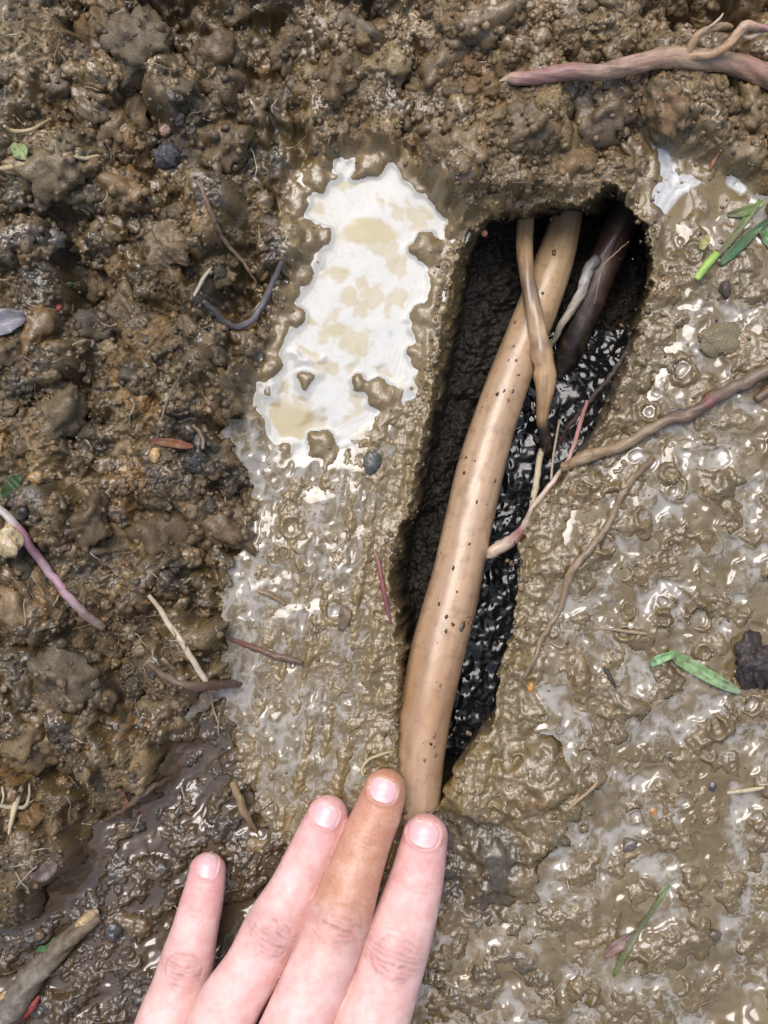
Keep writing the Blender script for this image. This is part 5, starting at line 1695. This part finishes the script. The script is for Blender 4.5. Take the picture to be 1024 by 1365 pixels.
NAIL = dict(little=(276, 1158, 25, 26), ring=(433, 1088, 35, 28), middle=(511, 1055, 36, 29), index=(565, 1114, 42, 31))
nails = []
for fi, f in enumerate(FING):
    pts = FING[f]
    mine = (own == fi) & vis

    def loc(px, py, zmm, d):
        o = np.array(P(px, py, zmm * 1e-3))
        l = np.array((d[1], -d[0]))
        r = hv[:, :2] - o[:2]
        return r @ d, r @ l

    def dirn(i, j):
        a, b = np.array(P(*pts[i][:2], pts[i][2] * 1e-3)), np.array(P(*pts[j][:2], pts[j][2] * 1e-3))
        d = (b - a)[:2]
        return d / np.linalg.norm(d)
    # knuckle of the middle joint
    d = dirn(5, 3)
    a, c = loc(*pts[4][:3], d)
    R = pts[4][3] * S
    an, cn = a / R, c / R
    w = np.exp(-(an / 0.62) ** 2 - (cn / 0.80) ** 2) * mine * upm
    jt = fbm(hv[:, 0] * 900, hv[:, 1] * 900, 3.0, 2, fi)
    jl = fbm(hv[:, 0] * 1000 + 9, hv[:, 1] * 1000, 6.0, 2, fi + 20)
    cr = 0
    for o_, s_, wd in ((-0.62, 0.45, 0.030), (-0.44, 0.8, 0.034), (-0.27, 0.7, 0.026), (-0.12, 1.0, 0.034), (0.05, 0.75, 0.026), (0.19, 0.9, 0.034), (0.36, 0.7, 0.028), (0.52, 0.7, 0.034), (0.70, 0.35, 0.028)):
        ln = an - o_ * (1 - 0.42 * cn * cn) - 0.045 * jt - 0.03 * jl
        cr = cr + s_ * np.exp(-(ln / wd) ** 2) * np.clip(0.55 + 1.1 * fbm(hv[:, 0] * 1000, hv[:, 1] * 1000, 4.0, 2, fi + int(o_ * 100)), 0, 1.2)
    disp -= 0.00058 * cr * np.exp(-(an / 0.75) ** 2 - (cn / 0.85) ** 2) * mine * upm
    oval = np.sqrt((an / 0.56) ** 2 + (cn / 0.66) ** 2)
    rg = np.exp(-((oval - 1 + 0.10 * jt) / 0.07) ** 2) * np.clip(0.5 + jl, 0, 1)
    cr = np.clip(cr + 0.9 * rg, 0, 1.3)
    disp -= 0.00022 * rg * mine * upm
    disp += 0.0006 * np.exp(-(an / 0.5) ** 2 - (cn / 0.55) ** 2) * mine * upm
    crm = np.clip(cr * w, 0, 1)
    hc += (knk - hc) * (0.85 * np.clip(w * (0.8 + 0.4 * jt), 0, 1))[:, None]
    hc *= (1 - 0.42 * crm)[:, None]
    # creases of the end joint
    d = dirn(3, 1)
    a, c = loc(*pts[2][:3], d)
    R = pts[2][3] * S
    an, cn = a / R, c / R
    jt2 = fbm(hv[:, 0] * 900 + 40, hv[:, 1] * 900, 3.0, 2, fi + 5)
    cr = sum(np.exp(-((an + 0.10 * cn * cn * sg + 0.06 * jt2 - o_) / 0.035) ** 2) * s_ for o_, s_, sg in ((-0.34, 0.5, -1), (-0.16, 0.9, -1), (0.02, 0.8, 0), (0.2, 0.5, 1)))
    m_ = np.exp(-(cn / 0.7) ** 2) * mine * upm
    disp -= 0.00028 * cr * m_
    hc *= (1 - 0.17 * np.clip(cr, 0, 1) * m_)[:, None]
    w = np.exp(-(an / 0.8) ** 2) * mine
    hc += (pink - hc) * (0.30 * w)[:, None]
    # shallow random creases between the joints
    # pink finger end
    d = dirn(2, 0)
    a, c = loc(*pts[1][:3], d)
    R = pts[1][3] * S
    hc += (pink - hc) * (0.62 * sm(a / R, -1.1, 0.3) * mine)[:, None]
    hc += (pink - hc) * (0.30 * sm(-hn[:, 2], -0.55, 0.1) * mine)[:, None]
    if f == 'middle':
        a, c = loc(*pts[4][:3], dirn(4, 1))
        sfac = sm(a, -0.004, 0.006) * mine
        sfac = np.maximum(sfac, 0.35 * sm(a, -0.022, 0.0) * mine)
        sfac = sfac * np.clip(0.9 + 0.5 * fbm(hv[:, 0] * 1000, hv[:, 1] * 1000, 9.0, 4, 77), 0.15, 1)
        hc += (stn - hc) * (0.78 * sfac)[:, None]
        stain = np.maximum(stain, 0.55 * sfac)
    if f in ('index', 'ring'):
        a, c = loc(*pts[1][:3], dirn(2, 0))
        stain = np.maximum(stain, 0.30 * sm(a, 0.001, 0.006) * mine)
    tch[mine, 0] = (hv[mine, :2] - np.array(P(*pts[4][:2], pts[4][2] * 1e-3))[:2]) @ np.array((dirn(5, 3)[1], -dirn(5, 3)[0]))
    tch[mine, 1] = (hv[mine, :2] - np.array(P(*pts[4][:2], pts[4][2] * 1e-3))[:2]) @ dirn(5, 3)
    # nail bed
    npx, npy, nw, nl = NAIL[f]
    d = dirn(1, 0) if f != 'little' else dirn(2, 0)
    ztip = pts[0][2]
    a, c = loc(npx, npy, ztip + pts[0][3] * S * 1e3 * SQ, d)
    A_, C_ = nl * 0.5 * S * 0.97, nw * 0.5 * S * 0.97
    rr = (np.abs(a / A_) ** 2.6 + np.abs(c / C_) ** 2.6) ** (1 / 2.6)
    top = mine & (hn[:, 2] > 0.15)
    disp -= 0.00042 * sm(1.06 - rr, -0.06, 0.14) * top
    back = sm(-a / A_, -0.75, 0.2)
    disp += 0.00034 * np.exp(-((rr - 1.16) / 0.13) ** 2) * top * (0.35 + 0.65 * back)
    hc += (np.array((0.56, 0.30, 0.28)) - hc) * (0.4 * np.exp(-((rr - 1.12) / 0.14) ** 2) * top * back)[:, None]
    if f in ('middle', 'index', 'ring'):
        stain = np.maximum(stain, (1.0 if f == 'middle' else 0.6) * np.exp(-((rr - 1.05) / 0.08) ** 2) * top)
    nails.append((f, npx, npy, A_, C_, d, ztip + pts[0][3] * S * 1e3 * SQ))

disp += 0.00012 * fbm(hv[:, 0] * 1000, hv[:, 1] * 1000, 7.0, 3, 90) * upm
hv2 = hv + hn * disp[:, None]
rest = ~vis
tch[rest] = hv[rest]
tch[:, 2] = hv[:, 2]
horig = empty('hand', P(455, 1216, 0.0))
hl = np.array(horig.location)
tag(horig, 'bare left hand with a mud stained middle finger reaching to the thick root', 'hand')
mesh_obj('skin', np_mesh('skin', hv2 - hl, hq, cols=np.clip(hc, 0, 1), floats={'stain': stain}, vecs={'tc': tch}), M['skin'], horig)


def nail_mesh(f, npx, npy, A_, C_, d, ztop):
    o = np.array(P(npx, npy, ztop * 1e-3))[:2]
    l = np.array((d[1], -d[0]))
    nr, na = 12, 48
    tops, tcs, cl = [], [], []
    near = hv[(np.abs(hv[:, 0] - o[0]) < 0.012) & (np.abs(hv[:, 1] - o[1]) < 0.012) & (hn[:, 2] > 0.0)]
    tip_col, bed, lun = np.array((0.68, 0.53, 0.46)), np.array((0.66, 0.40, 0.41)), np.array((0.69, 0.50, 0.49))
    for i in range(nr + 1):
        r = i / nr
        for k in range(na):
            t = 2 * np.pi * k / na
            ct, st_ = math.cos(t), math.sin(t)
            q = (abs(ct) ** 2.6 + abs(st_) ** 2.6) ** (-1 / 2.6)
            a, c = r * q * ct, r * q * st_
            xy = o + d * a * A_ + l * c * C_
            dist = ((near[:, :2] - xy) ** 2).sum(1)
            kk = np.argsort(dist)[:10]
            w = 1 / (dist[kk] + 1e-8)
            z = (near[kk, 2] * w).sum() / w.sum()
            tops.append((xy[0], xy[1], z - 0.00002 + 0.00016 * max(0, a) ** 2 - 0.0002 * max(0, -a) ** 4 - 0.00010 * c ** 4))
            tcs.append((c * C_, a * A_, 0))
            cc = bed + (lun - bed) * float(sm(-a, 0.45, 0.8)) * (1 - c * c)
            cc = cc + (tip_col - cc) * float(sm(a + 0.10 * c * c + 0.05 * math.sin(c * 9 + npx), 0.80, 0.92))
            cl.append(cc)
    tops = np.array(tops)
    N = len(tops)
    lo = tops.copy()
    lo[:, 2] -= 0.0006
    g = np.arange(N).reshape(nr + 1, na)
    q = np.stack([g[:-1], g[1:], np.roll(g[1:], -1, 1), np.roll(g[:-1], -1, 1)], -1).reshape(-1, 4)
    e = g[-1]
    wall = np.stack([e, e + N, np.roll(e, -1) + N, np.roll(e, -1)], -1)
    mo = np_mesh('fingernail', np.concatenate([tops, lo]) - hl, np.concatenate([q, q[:, ::-1] + N, wall]), cols=np.tile(np.array(cl), (2, 1)), vecs={'tc': np.tile(np.array(tcs), (2, 1))})
    return mesh_obj('fingernail', mo, M['nail'], horig)


for a in nails:
    nail_mesh(*a)
